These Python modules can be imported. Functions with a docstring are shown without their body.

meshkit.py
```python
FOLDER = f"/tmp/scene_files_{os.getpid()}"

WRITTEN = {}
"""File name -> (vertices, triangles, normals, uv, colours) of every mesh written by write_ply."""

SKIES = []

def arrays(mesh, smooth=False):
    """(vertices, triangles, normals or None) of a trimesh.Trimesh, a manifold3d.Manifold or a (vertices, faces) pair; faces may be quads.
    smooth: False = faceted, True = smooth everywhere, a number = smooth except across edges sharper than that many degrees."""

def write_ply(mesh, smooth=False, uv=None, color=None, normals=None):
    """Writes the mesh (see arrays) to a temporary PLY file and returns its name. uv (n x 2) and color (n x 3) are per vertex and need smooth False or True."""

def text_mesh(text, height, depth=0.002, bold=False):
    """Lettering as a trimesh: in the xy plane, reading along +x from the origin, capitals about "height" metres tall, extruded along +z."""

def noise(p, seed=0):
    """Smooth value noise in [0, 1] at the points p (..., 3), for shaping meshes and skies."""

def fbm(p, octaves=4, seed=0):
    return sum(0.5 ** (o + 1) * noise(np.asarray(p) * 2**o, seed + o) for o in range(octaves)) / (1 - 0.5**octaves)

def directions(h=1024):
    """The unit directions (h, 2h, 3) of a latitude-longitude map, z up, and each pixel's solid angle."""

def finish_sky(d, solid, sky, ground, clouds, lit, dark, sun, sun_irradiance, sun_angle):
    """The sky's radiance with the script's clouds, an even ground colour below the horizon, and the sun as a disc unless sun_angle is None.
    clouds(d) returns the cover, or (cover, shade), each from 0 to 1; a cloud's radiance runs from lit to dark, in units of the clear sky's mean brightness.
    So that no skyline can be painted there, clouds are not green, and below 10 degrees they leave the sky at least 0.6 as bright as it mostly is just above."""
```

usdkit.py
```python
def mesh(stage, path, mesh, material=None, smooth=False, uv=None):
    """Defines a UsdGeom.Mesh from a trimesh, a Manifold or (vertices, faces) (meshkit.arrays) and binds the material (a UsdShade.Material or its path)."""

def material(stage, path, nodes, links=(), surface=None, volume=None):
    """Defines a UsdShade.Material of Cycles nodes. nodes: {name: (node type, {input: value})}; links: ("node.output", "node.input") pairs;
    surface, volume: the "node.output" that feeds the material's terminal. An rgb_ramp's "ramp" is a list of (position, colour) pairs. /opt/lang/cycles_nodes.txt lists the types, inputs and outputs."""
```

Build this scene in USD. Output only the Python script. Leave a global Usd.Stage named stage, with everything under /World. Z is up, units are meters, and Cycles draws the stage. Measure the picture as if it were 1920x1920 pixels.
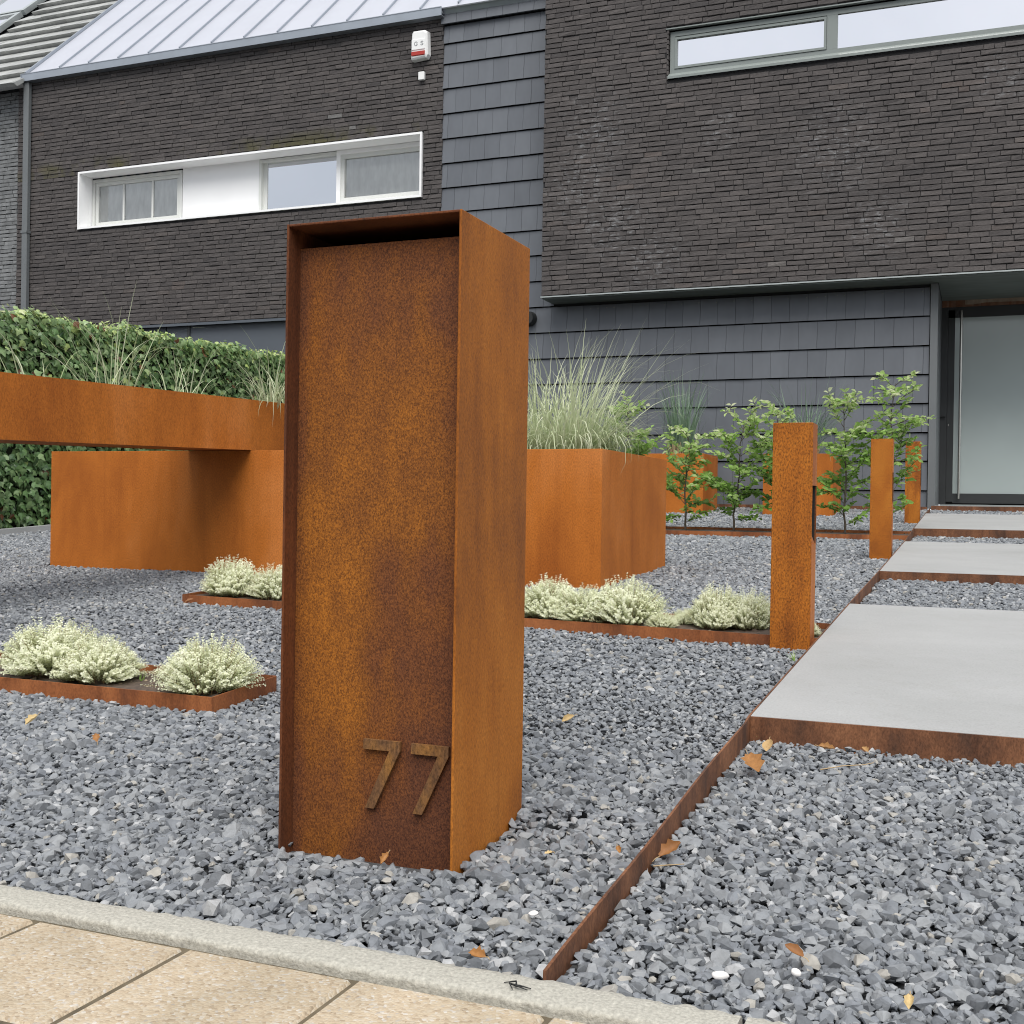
import math, random
import numpy as np, trimesh, usdkit, meshkit
from scipy.spatial import ConvexHull
from pxr import Usd, UsdGeom, UsdLux, UsdShade, Gf, Sdf, Vt

stage = Usd.Stage.CreateInMemory()
UsdGeom.SetStageUpAxis(stage, "Z"); UsdGeom.SetStageMetersPerUnit(stage, 1.0)
UsdGeom.Xform.Define(stage, "/World"); UsdGeom.Scope.Define(stage, "/World/Looks")
RNG = np.random.default_rng(7)

# ------------------------------------------------------------------ camera
EYE = np.array([0.0, 0.0, 0.80]); FPX = 2187.13
YAW, PITCH, ROLL = -0.383192116, -0.00453886, 0.01513265
def cam_rows():
    cy, sy, cp, sp, cr, sr = math.cos(YAW), math.sin(YAW), math.cos(PITCH), math.sin(PITCH), math.cos(ROLL), math.sin(ROLL)
    f = np.array([sy*cp, cy*cp, sp]); r = np.array([cy, -sy, 0.0]); u = np.cross(r, f)
    return cr*r + sr*u, -sr*r + cr*u, f
RIGHT, UP, FWD = cam_rows()
cam = UsdGeom.Camera.Define(stage, "/World/camera")
cam.AddTransformOp().Set(Gf.Matrix4d(*RIGHT, 0, *UP, 0, *(-FWD), 0, *EYE, 1))
cam.CreateHorizontalApertureAttr(36.0); cam.CreateVerticalApertureAttr(36.0)
cam.CreateFocalLengthAttr(36.0*FPX/1920); cam.CreateClippingRangeAttr(Gf.Vec2f(0.05, 2000))
cam.CreateExposureAttr(EXPOSURE := 1.22)

# ------------------------------------------------------------------ sky and soft sun (overcast day)
SUN_DIR = np.array([0.30, -0.74, 1.22]); SUN_DIR /= np.linalg.norm(SUN_DIR)
SUN_EL, SUN_ROT = math.asin(SUN_DIR[2]), math.atan2(SUN_DIR[0], SUN_DIR[1])
sky_mat = usdkit.material(stage, "/World/Looks/overcast_sky", {
    "sky": ("sky_texture", {"sky_type": "single_scattering", "sun_disc": False, "sun_elevation": SUN_EL, "sun_rotation": SUN_ROT}),
    "tc": ("texture_coordinate", {}),
    "n": ("noise_texture", {"scale": 2.6, "detail": 5, "roughness": 0.55}),
    "r": ("rgb_ramp", {"ramp": [(0.3, (5.6, 5.9, 6.4)), (0.7, (7.6, 7.8, 8.1))]}),
    "m": ("mix", {"fac": 0.86}),
    "b": ("background_shader", {"strength": 0.056})},
    [("tc.generated", "n.vector"), ("n.fac", "r.fac"), ("sky.color", "m.color1"), ("r.color", "m.color2"), ("m.color", "b.color")], surface="b.background")
dome = UsdLux.DomeLight.Define(stage, "/World/sky")
UsdShade.MaterialBindingAPI.Apply(dome.GetPrim()).Bind(sky_mat)
sun = UsdLux.DistantLight.Define(stage, "/World/sun")
sun.CreateIntensityAttr(0.4); sun.CreateAngleAttr(48.0); sun.CreateNormalizeAttr(True); sun.CreateColorAttr(Gf.Vec3f(1.0, 0.97, 0.92))
zax = SUN_DIR; xax = np.cross([0, 0, 1.0], zax); xax /= np.linalg.norm(xax); yax = np.cross(zax, xax)
sun.AddTransformOp().Set(Gf.Matrix4d(*xax, 0, *yax, 0, *zax, 0, 0, 0, 30, 1))

# ------------------------------------------------------------------ helpers
def cross3(a, b): return np.array([a[1]*b[2]-a[2]*b[1], a[2]*b[0]-a[0]*b[2], a[0]*b[1]-a[1]*b[0]])
def norm3(a): return math.sqrt(a[0]*a[0] + a[1]*a[1] + a[2]*a[2])
names = {}
def numbered(parent, name):
    k = names.get((parent, name), 0); names[(parent, name)] = k + 1
    return f"{parent}/{name}" + (f"_{k:03d}" if k else "")
def P(o): return str(o.GetPath()) if hasattr(o, "GetPath") else o
def data(o, **kw):
    pr = o.GetPrim() if hasattr(o, "GetPrim") else o
    for k, v in kw.items():
        if v: pr.SetCustomDataByKey(k, v)
    return o
GROUPS = {"cushion_plant": "cream leaved cushion plants in the steel edged beds", "fallen_leaf": "dry leaves fallen on the gravel", "light_bollard": "rust steel light bollards along the path", "path_slab": "concrete slabs of the garden path",
          "young_tree": "young trees in the narrow bed before the tile wall", "cube_planter": "cube planters against the tile wall", "ornamental_grass": "pale ornamental grasses in the steel planters", "blue_grass": "blue green grasses in the cube planters",
          "planting_bed": "steel edged planting beds in the gravel", "loose_stone": "loose stones on the gravel", "twig": "bits of twig and straw on the ground", "weed": "small weeds in the gravel", "added_opposite_house": "unseen houses added across the street"}
def thing(name, label, category, loc=(0, 0, 0), rz=0.0, group=None, scale=None, kind=None):
    group = group or GROUPS.get(name)
    x = UsdGeom.Xform.Define(stage, numbered("/World", name)); x.AddTranslateOp().Set(Gf.Vec3d(*map(float, loc)))
    if rz: x.AddRotateZOp().Set(math.degrees(rz))
    if scale: x.AddScaleOp().Set(Gf.Vec3f(*scale))
    return data(x, label=label, category=category, group=group, kind=kind)
class MB:
    """collects triangles, with a tone per vertex"""
    def __init__(s): s.v, s.f, s.t, s.n = [], [], [], 0
    def add(s, v, f, tone=None):
        v = np.asarray(v, float); f = np.asarray(f, int)
        if f.shape[1] == 4: f = np.vstack([f[:, [0, 1, 2]], f[:, [0, 2, 3]]])
        s.v.append(v); s.f.append(f + s.n); s.n += len(v)
        s.t.append(np.broadcast_to(0.5 if tone is None else tone, (len(v),)))
        return s
    def box(s, x0, x1, y0, y1, z0, z1, tone=None):
        v = [(x, y, z) for z in (z0, z1) for y in (y0, y1) for x in (x0, x1)]
        return s.add(v, [(0, 2, 3, 1), (4, 5, 7, 6), (0, 1, 5, 4), (2, 6, 7, 3), (0, 4, 6, 2), (1, 3, 7, 5)], tone)
    def cbox(s, x0, x1, y0, y1, z0, z1, c=0.003, tone=None):
        pts = []
        for ax in range(3):
            for a in (0, 1):
                for b in (0, 1):
                    for d in (0, 1):
                        lo, hi = np.array([x0, y0, z0]), np.array([x1, y1, z1]); q = np.where([a, b, d], hi, lo).astype(float)
                        ins = np.where([a, b, d], -c, c).astype(float); ins[ax] = 0; pts.append(q + ins)
        h = trimesh.convex.convex_hull(np.array(pts)); return s.add(h.vertices, h.faces, tone)
    def mesh(s, m, tone=None): return s.add(m.vertices, m.faces, tone)
    def tube(s, pts, radii, sides=5, tone=None):
        p = np.asarray(pts, float); t = np.gradient(p, axis=0); t /= np.linalg.norm(t, axis=1, keepdims=True) + 1e-12
        ref = np.where(np.abs(t[:, 2:]) < 0.9, [[0, 0, 1.0]], [[1.0, 0, 0]]); a = np.cross(t, ref); a /= np.linalg.norm(a, axis=1, keepdims=True) + 1e-12
        b = np.cross(t, a); ang = np.arange(sides)*2*np.pi/sides; r = np.broadcast_to(radii, (len(p),))
        v = p[:, None] + r[:, None, None]*(np.cos(ang)[None, :, None]*a[:, None] + np.sin(ang)[None, :, None]*b[:, None]); v = v.reshape(-1, 3)
        f = [(i*sides + j, i*sides + (j+1) % sides, (i+1)*sides + (j+1) % sides, (i+1)*sides + j) for i in range(len(p)-1) for j in range(sides)]
        s.add(v, f, tone)
        k = len(v); n0 = s.n - k
        for base, rev in ((0, True), ((len(p)-1)*sides, False)):
            tri = [(n0+base, n0+base+j, n0+base+j+1) for j in range(1, sides-1)]
            s.f.append(np.array([x[::-1] if rev else x for x in tri]))
        return s
    def arrays(s): return np.vstack(s.v), np.vstack(s.f), np.concatenate(s.t)
    def build(s, name, mat, parent="/World", smooth=False, tone=False, **cd):
        v, f, t = s.arrays(); m = usdkit.mesh(stage, numbered(P(parent), name), (v, f), mat, smooth=smooth)
        if tone: UsdGeom.PrimvarsAPI(m).CreatePrimvar("tone", Sdf.ValueTypeNames.FloatArray, "vertex").Set(Vt.FloatArray.FromNumpy(t.astype(np.float32)))
        return data(m, **cd)
def part(name, mat, parent, fn, smooth=False, **cd):
    b = MB(); fn(b); return b.build(name, mat, parent, smooth, **cd)
def sheet(b, x0, x1, y, z0, z1): b.add([(x0, y, z0), (x1, y, z0), (x1, y, z1), (x0, y, z1)], [(0, 1, 2, 3)])      # a window pane is one sheet facing the street
def project(p):
    d = np.asarray(p, float) - EYE; z = d @ FWD
    return np.stack([d @ RIGHT/z*FPX + 960, 960 - d @ UP/z*FPX, z], -1)

GY = [-80, 1.0, 1.83, 2.267, 5.283, 10.2, 14.96, 17.2, 80]; GZ = [-0.12, -0.05, -0.002, 0.010, 0.185, 0.405, 0.665, 0.83, 0.9]
def ground(y): return np.interp(y, GY, GZ)
def path_z(y): return np.interp(y, [1.81, 3.64, 6.557, 8.523, 11.367, 12.879, 15.574, 17.2], [0.018, 0.160, 0.302, 0.39, 0.535, 0.638, 0.795, 0.88])

# ------------------------------------------------------------------ materials
L = "/World/Looks/"
def mat_plain(name, col, rough=0.6, metal=0.0, var=0.12, scale=3.0, bump=0.0, bscale=60.0, spec=0.5, stretch=(1, 1, 1)):
    c = np.array(col, float)
    nodes = {"g": ("geometry", {}), "mp": ("mapping", {"scale": stretch}), "n": ("noise_texture", {"scale": scale, "detail": 5, "roughness": 0.6}),
             "r": ("rgb_ramp", {"ramp": [(0.25, tuple(c*(1-var))), (0.75, tuple(np.minimum(c*(1+var), 0.95)))]}),
             "p": ("principled_bsdf", {"roughness": rough, "metallic": metal, "specular_ior_level": spec})}
    links = [("g.position", "mp.vector"), ("mp.vector", "n.vector"), ("n.fac", "r.fac"), ("r.color", "p.base_color")]
    if bump:
        nodes["nb"] = ("noise_texture", {"scale": bscale, "detail": 4, "roughness": 0.6}); nodes["b"] = ("bump", {"strength": bump, "distance": 0.004})
        links += [("g.position", "nb.vector"), ("nb.fac", "b.height"), ("b.normal", "p.normal")]
    return usdkit.material(stage, L + name, nodes, links, surface="p.BSDF")

def mat_corten(name, light, mid, dark, grain=260.0, grain_amt=0.6, patch=2.2, streak=0.35, rough=0.75, low=0.36, high=0.66, mott=0.12, drip=0.3):
    """weathered steel: fine grain, soft patches drawn out downwards, thin run marks"""
    la, mi, da = (tuple(map(float, c)) for c in (light, mid, dark))
    nodes = {"g": ("geometry", {}),
        "m1": ("mapping", {"scale": (1, 1, 0.45)}), "m2": ("mapping", {"scale": (1, 1, 0.06)}), "m3": ("mapping", {"scale": (1, 1, 0.5)}),
        "patch": ("noise_texture", {"scale": patch, "detail": 6, "roughness": 0.62, "distortion": 0.3}),
        "run": ("noise_texture", {"scale": 9.0, "detail": 5, "roughness": 0.6}),
        "grain": ("noise_texture", {"scale": grain, "detail": 3, "roughness": 0.7}),
        "mott": ("noise_texture", {"scale": 38.0, "detail": 5, "roughness": 0.7}),
        "mixp": ("math", {"math_type": "multiply_add", "value2": streak}), "sub": ("math", {"math_type": "subtract", "value2": 0.5}),
        "sub2": ("math", {"math_type": "subtract", "value2": 0.5}), "addm": ("math", {"math_type": "multiply_add", "value2": mott}),
        "ramp": ("rgb_ramp", {"ramp": [(low, da), ((low+high)/2, mi), (high, la)]}),
        "gr": ("rgb_ramp", {"ramp": [(0.32, (1-grain_amt,)*3), (0.5, (1.0,)*3), (0.68, (1+grain_amt*0.75,)*3)]}),
        "mul": ("mix", {"mix_type": "multiply", "fac": 1.0}), "mul2": ("mix", {"mix_type": "multiply", "fac": 1.0}),
        "m4": ("mapping", {"scale": (1, 1, 0.035), "location": (3.3, 1.7, 0.4)}), "dn": ("noise_texture", {"scale": 17.0, "detail": 4, "roughness": 0.6}), "dr": ("rgb_ramp", {"ramp": [(0.52, (1.0,)*3), (0.72, (1-drip, 1-drip*1.15, 1-drip*1.2))]}),
        "bump": ("bump", {"strength": 0.35, "distance": 0.0015}),
        "p": ("principled_bsdf", {"roughness": rough, "specular_ior_level": 0.3, "metallic": 0.0})}
    links = [("g.position", "m1.vector"), ("g.position", "m2.vector"), ("g.position", "m3.vector"), ("m1.vector", "patch.vector"), ("m2.vector", "run.vector"),
        ("m3.vector", "grain.vector"), ("m3.vector", "mott.vector"), ("run.fac", "sub.value1"), ("sub.value", "mixp.value1"), ("patch.fac", "mixp.value3"),
        ("mott.fac", "sub2.value1"), ("sub2.value", "addm.value1"), ("mixp.value", "addm.value3"), ("addm.value", "ramp.fac"), ("grain.fac", "gr.fac"),
        ("ramp.color", "mul.color1"), ("gr.color", "mul.color2"), ("g.position", "m4.vector"), ("m4.vector", "dn.vector"), ("dn.fac", "dr.fac"), ("mul.color", "mul2.color1"), ("dr.color", "mul2.color2"), ("mul2.color", "p.base_color"), ("grain.fac", "bump.height"), ("bump.normal", "p.normal")]
    return usdkit.material(stage, L + name, nodes, links, surface="p.BSDF")

def mat_tone(name, ramp, rough=0.7, spec=0.4, translucent=0.0, fine=None, stretch=(1, 1, 1), bump=0.0, extra=None):
    """colour by the mesh's own tone (each brick, leaf, stone has one), with a fine noise over it"""
    nodes = {"a": ("attribute", {"attribute": "tone"}), "r": ("rgb_ramp", {"ramp": ramp}), "g": ("geometry", {}),
             "p": ("principled_bsdf", {"roughness": rough, "specular_ior_level": spec})}
    links = [("a.fac", "r.fac")]; col = "r.color"
    if fine:
        nodes["mp"] = ("mapping", {"scale": stretch}); nodes["n"] = ("noise_texture", {"scale": fine[0], "detail": 5, "roughness": 0.65})
        nodes["nr"] = ("rgb_ramp", {"ramp": [(0.25, (1-fine[1],)*3), (0.75, (1+fine[1],)*3)]}); nodes["mu"] = ("mix", {"mix_type": "multiply", "fac": 1.0})
        links += [("g.position", "mp.vector"), ("mp.vector", "n.vector"), ("n.fac", "nr.fac"), (col, "mu.color1"), ("nr.color", "mu.color2")]; col = "mu.color"
        if bump:
            nodes["b"] = ("bump", {"strength": bump, "distance": 0.006}); links += [("n.fac", "b.height"), ("b.normal", "p.normal")]
    if extra: col = extra(nodes, links, col)
    links.append((col, "p.base_color"))
    if translucent:
        nodes["t"] = ("translucent_bsdf", {}); nodes["mx"] = ("mix_closure", {"fac": translucent})
        links += [(col, "t.color"), ("p.BSDF", "mx.closure1"), ("t.BSDF", "mx.closure2")]
        return usdkit.material(stage, L + name, nodes, links, surface="mx.closure")
    return usdkit.material(stage, L + name, nodes, links, surface="p.BSDF")

def mat_glass(name, refl, tint=(0.9, 0.92, 1.0), rough=0.0, ior=1.5, clear=(0.75, 0.8, 0.8)):
    """a window pane: partly clear, partly mirror (coated glass reflects more)"""
    return usdkit.material(stage, L + name, {"t": ("transparent_bsdf", {"color": clear}), "g": ("glossy_bsdf", {"color": tint, "roughness": rough}),
        "f": ("fresnel", {"IOR": ior}), "m": ("math", {"math_type": "add", "value2": refl, "use_clamp": True}), "x": ("mix_closure", {})},
        [("f.fac", "m.value1"), ("m.value", "x.fac"), ("t.BSDF", "x.closure1"), ("g.BSDF", "x.closure2")], surface="x.closure")

# weathered steels
M_side = mat_corten("corten_orange_smooth", (0.43, 0.152, 0.020), (0.35, 0.112, 0.011), (0.22, 0.068, 0.009), grain=230, grain_amt=0.34, patch=2.6, streak=0.2, mott=0.16, drip=0.2)
M_front = mat_corten("corten_brown_grainy", (0.36, 0.135, 0.020), (0.205, 0.070, 0.016), (0.110, 0.038, 0.016), grain=230, grain_amt=0.62, patch=1.9, streak=0.12, low=0.38, high=0.62, mott=0.10)
M_plant = mat_corten("corten_planter", (0.52, 0.180, 0.040), (0.43, 0.130, 0.015), (0.30, 0.082, 0.008), grain=150, grain_amt=0.34, patch=1.3, streak=0.10, mott=0.07, drip=0.10, low=0.32, high=0.68)
M_boll = mat_corten("corten_coarse_grain", (0.42, 0.148, 0.016), (0.34, 0.105, 0.009), (0.23, 0.066, 0.007), grain=170, grain_amt=0.62, patch=3.0, streak=0.1, mott=0.08)
M_bollside = mat_corten("corten_bollard_side", (0.42, 0.145, 0.036), (0.36, 0.112, 0.022), (0.26, 0.075, 0.015), grain=200, grain_amt=0.25, patch=2.5)
M_edge = mat_corten("corten_edging", (0.24, 0.105, 0.050), (0.155, 0.066, 0.033), (0.085, 0.041, 0.025), grain=180, grain_amt=0.35, patch=6.0, streak=0.3, mott=0.3)
M_digit = mat_corten("corten_digits", (0.235, 0.108, 0.028), (0.155, 0.075, 0.030), (0.095, 0.048, 0.026), grain=160, grain_amt=0.5, patch=14.0)

M_panelrust = usdkit.material(stage, L + "corten_panel_patina", {
    "a": ("attribute", {"attribute": "tone"}), "g": ("geometry", {}), "m3": ("mapping", {"scale": (1, 1, 0.7)}), "grain": ("noise_texture", {"scale": 330.0, "detail": 2, "roughness": 0.65}),
    "fleck": ("noise_texture", {"scale": 700.0, "detail": 1}), "fr": ("rgb_ramp", {"ramp": [(0.74, (0,)*3), (0.80, (0.35,)*3)]}), "fm": ("mix", {"color2": (0.45, 0.36, 0.30)}),
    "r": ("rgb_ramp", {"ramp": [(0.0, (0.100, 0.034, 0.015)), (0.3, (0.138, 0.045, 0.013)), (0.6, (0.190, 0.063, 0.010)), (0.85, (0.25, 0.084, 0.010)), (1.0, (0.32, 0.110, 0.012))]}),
    "gr": ("rgb_ramp", {"ramp": [(0.30, (0.42, 0.38, 0.40)), (0.5, (1.0,)*3), (0.70, (1.65, 1.7, 1.45))]}), "mul": ("mix", {"mix_type": "multiply", "fac": 1.0}),
    "bump": ("bump", {"strength": 0.35, "distance": 0.0012}), "p": ("principled_bsdf", {"roughness": 0.7, "specular_ior_level": 0.3})},
    [("g.position", "m3.vector"), ("m3.vector", "grain.vector"), ("a.fac", "r.fac"), ("grain.fac", "gr.fac"), ("r.color", "mul.color1"), ("gr.color", "mul.color2"), ("g.position", "fleck.vector"), ("fleck.fac", "fr.fac"),
     ("fr.color", "fm.fac"), ("mul.color", "fm.color1"), ("fm.color", "p.base_color"), ("grain.fac", "bump.height"), ("bump.normal", "p.normal")], surface="p.BSDF")
M_inner_shade = mat_corten("corten_shaded_inner", (0.20, 0.066, 0.016), (0.14, 0.044, 0.014), (0.09, 0.030, 0.012), grain=230, grain_amt=0.4, patch=2.4, streak=0.3)  # same rust with the shade inside pillar and bollards put into its colour

def efflorescence(nodes, links, col):
    nodes["wr"] = ("math", {"math_type": "maximum"}); prev = None
    for k, (cx, cz, cr) in enumerate(((-5.55, 6.55, .75), (-5.75, 5.75, .85), (-5.2, 5.05, .75), (-4.6, 4.5, .7), (-2.0, 5.9, .85), (-1.4, 4.75, .6), (-3.6, 6.3, .4), (0.15, 6.6, .45))):
        nodes[f"wd{k}"] = ("vector_math", {"math_type": "distance", "vector2": (cx, 16.80, cz)}); nodes[f"we{k}"] = ("map_range", {"from_min": cr, "from_max": cr*.15, "clamp": True})
        links += [("g.position", f"wd{k}.vector1"), (f"wd{k}.value", f"we{k}.value")]
        if prev is None: prev = f"we{k}.result"
        else:
            nodes[f"wy{k}"] = ("math", {"math_type": "maximum"}); links += [(prev, f"wy{k}.value1"), (f"we{k}.result", f"wy{k}.value2")]; prev = f"wy{k}.value"
    links.append((prev, "wr.value1")); nodes["wr"] = ("math", {"math_type": "multiply", "value2": 1.0})
    nodes["wm"] = ("mapping", {"scale": (1, 1, 2.6)}); nodes["wf"] = ("noise_texture", {"scale": 9.0, "detail": 6, "roughness": 0.75}); nodes["wfr"] = ("rgb_ramp", {"ramp": [(0.52, (0,)*3), (0.70, (0.75,)*3)]})
    nodes["wx"] = ("mix", {"mix_type": "multiply", "fac": 1.0}); nodes["wc"] = ("mix", {"color2": (0.33, 0.34, 0.35)})
    links += [("g.position", "wm.vector"), ("wm.vector", "wf.vector"), ("wf.fac", "wfr.fac"), ("wr.value", "wx.color1"), ("wfr.color", "wx.color2"),
              ("wx.color", "wq.value1"), ("g.position", "sx.vector"), ("sx.x", "ex.value"), ("ex.result", "wq.value2"), ("wq.value", "wc.fac"), (col, "wc.color1")]
    nodes["sx"] = ("separate_xyz", {}); nodes["ex"] = ("map_range", {"from_min": -6.5, "from_max": -6.0, "to_min": 0.12, "to_max": 1.0, "clamp": True}); nodes["wq"] = ("math", {"math_type": "multiply"})
    nodes["mz"] = ("map_range", {"from_min": 7.25, "from_max": 6.98, "clamp": True}); nodes["mb"] = ("math", {"math_type": "greater_than", "value2": 6.9}); nodes["mx2"] = ("math", {"math_type": "less_than", "value2": -8.7})
    nodes["mn"] = ("noise_texture", {"scale": 1.3, "detail": 4, "roughness": 0.7}); nodes["mr"] = ("rgb_ramp", {"ramp": [(0.47, (0,)*3), (0.62, (0.8,)*3)]})
    for k in "abc": nodes["mm" + k] = ("math", {"math_type": "multiply"})
    nodes["mc"] = ("mix", {"color2": (0.085, 0.080, 0.028)})
    links += [("sx.z", "mz.value"), ("sx.z", "mb.value1"), ("sx.x", "mx2.value1"), ("g.position", "mn.vector"), ("mn.fac", "mr.fac"), ("mz.result", "mma.value1"), ("mb.value", "mma.value2"), ("mma.value", "mmb.value1"), ("mx2.value", "mmb.value2"),
              ("mmb.value", "mmc.value1"), ("mr.color", "mmc.value2"), ("mmc.value", "mc.fac"), ("wc.color", "mc.color1")]
    return "mc.color"
M_brick = mat_tone("dark_brick", [(0.0, (0.061, 0.056, 0.056)), (0.45, (0.082, 0.074, 0.072)), (0.75, (0.099, 0.089, 0.086)), (0.92, (0.104, 0.087, 0.080)), (1.0, (0.15, 0.146, 0.142))],
                   rough=0.85, spec=0.3, fine=(26.0, 0.34), stretch=(1, 1, 3.5), bump=0.5, extra=efflorescence)
M_brickgrey = mat_tone("grey_neighbour_brick", [(0.0, (0.15, 0.155, 0.157)), (1.0, (0.20, 0.206, 0.208))], rough=0.85, fine=(8.0, 0.3), bump=0.3)
M_mortar = mat_plain("dark_joint", (0.022, 0.021, 0.022), rough=0.95, var=0.2)
M_slate = mat_tone("grey_wall_tile", [(0.0, (0.104, 0.113, 0.129)), (1.0, (0.125, 0.135, 0.152))], rough=0.42, spec=0.5, fine=(5.0, 0.09), stretch=(1, 1, .4))
M_batten = mat_plain("tile_backing", (0.014, 0.015, 0.017), rough=0.9)
M_zinc = mat_plain("zinc_roof", (0.53, 0.54, 0.59), rough=0.38, metal=0.35, var=0.05, scale=1.2)
M_seam = mat_plain("zinc_gutter", (0.33, 0.36, 0.40), rough=0.4, metal=0.5, var=0.08)
M_rooftile = mat_tone("neighbour_roof_tile", [(0.0, (0.30, 0.305, 0.295)), (1.0, (0.40, 0.405, 0.39))], rough=0.45, fine=(9.0, 0.2))
M_white = mat_plain("white_coated_metal", (0.88, 0.88, 0.88), rough=0.35, var=0.02)
M_cream = mat_plain("off_white_frame", (0.66, 0.67, 0.64), rough=0.4, var=0.03)
M_grey = mat_plain("grey_window_frame", (0.20, 0.225, 0.215), rough=0.45, var=0.05)
M_soffit = mat_plain("weathered_soffit", (0.115, 0.135, 0.122), rough=0.55, var=0.3, scale=3.0, stretch=(0.6, 4, 1))
M_trim = mat_plain("pale_metal_trim", (0.45, 0.48, 0.47), rough=0.35, metal=0.5, var=0.12)
M_panel = mat_plain("dark_blue_grey_panel", (0.085, 0.098, 0.115), rough=0.5, var=0.04)
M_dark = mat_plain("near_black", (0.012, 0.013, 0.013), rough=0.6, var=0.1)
M_doorframe = mat_plain("anthracite_frame", (0.040, 0.043, 0.044), rough=0.45, var=0.08)
M_jamb = mat_plain("grey_jamb", (0.135, 0.145, 0.15), rough=0.5, var=0.05)
M_steel = mat_plain("brushed_steel", (0.62, 0.60, 0.55), rough=0.25, metal=1.0, var=0.05)
M_rustband = mat_tone("bare_torn_band", [(0.0, (0.15, 0.045, 0.012)), (1.0, (0.36, 0.31, 0.24))], rough=0.9, fine=(14.0, 0.3))
M_glass_sky = mat_glass("coated_window_glass", 0.88, tint=(0.99, 0.98, 1.0))
M_glass_mid = mat_glass("plain_window_glass", 0.68, tint=(0.90, 0.92, 0.96))
M_glass_net = mat_glass("window_glass_over_net", 0.14, tint=(0.95, 0.95, 0.94), clear=(0.97, 0.98, 0.98))
M_net = mat_plain("net_curtain", (0.64, 0.65, 0.635), rough=0.9, var=0.16, scale=5.0, stretch=(2.5, 1, 0.8))
M_blind = mat_plain("pale_blind", (0.62, 0.64, 0.70), rough=0.9, var=0.02)
M_room = mat_plain("dim_room", (0.16, 0.17, 0.18), rough=0.9)
M_frost = mat_plain("frosted_door_glass", (0.52, 0.59, 0.575), rough=0.10, var=0.04, scale=1.2, spec=0.8)
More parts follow.
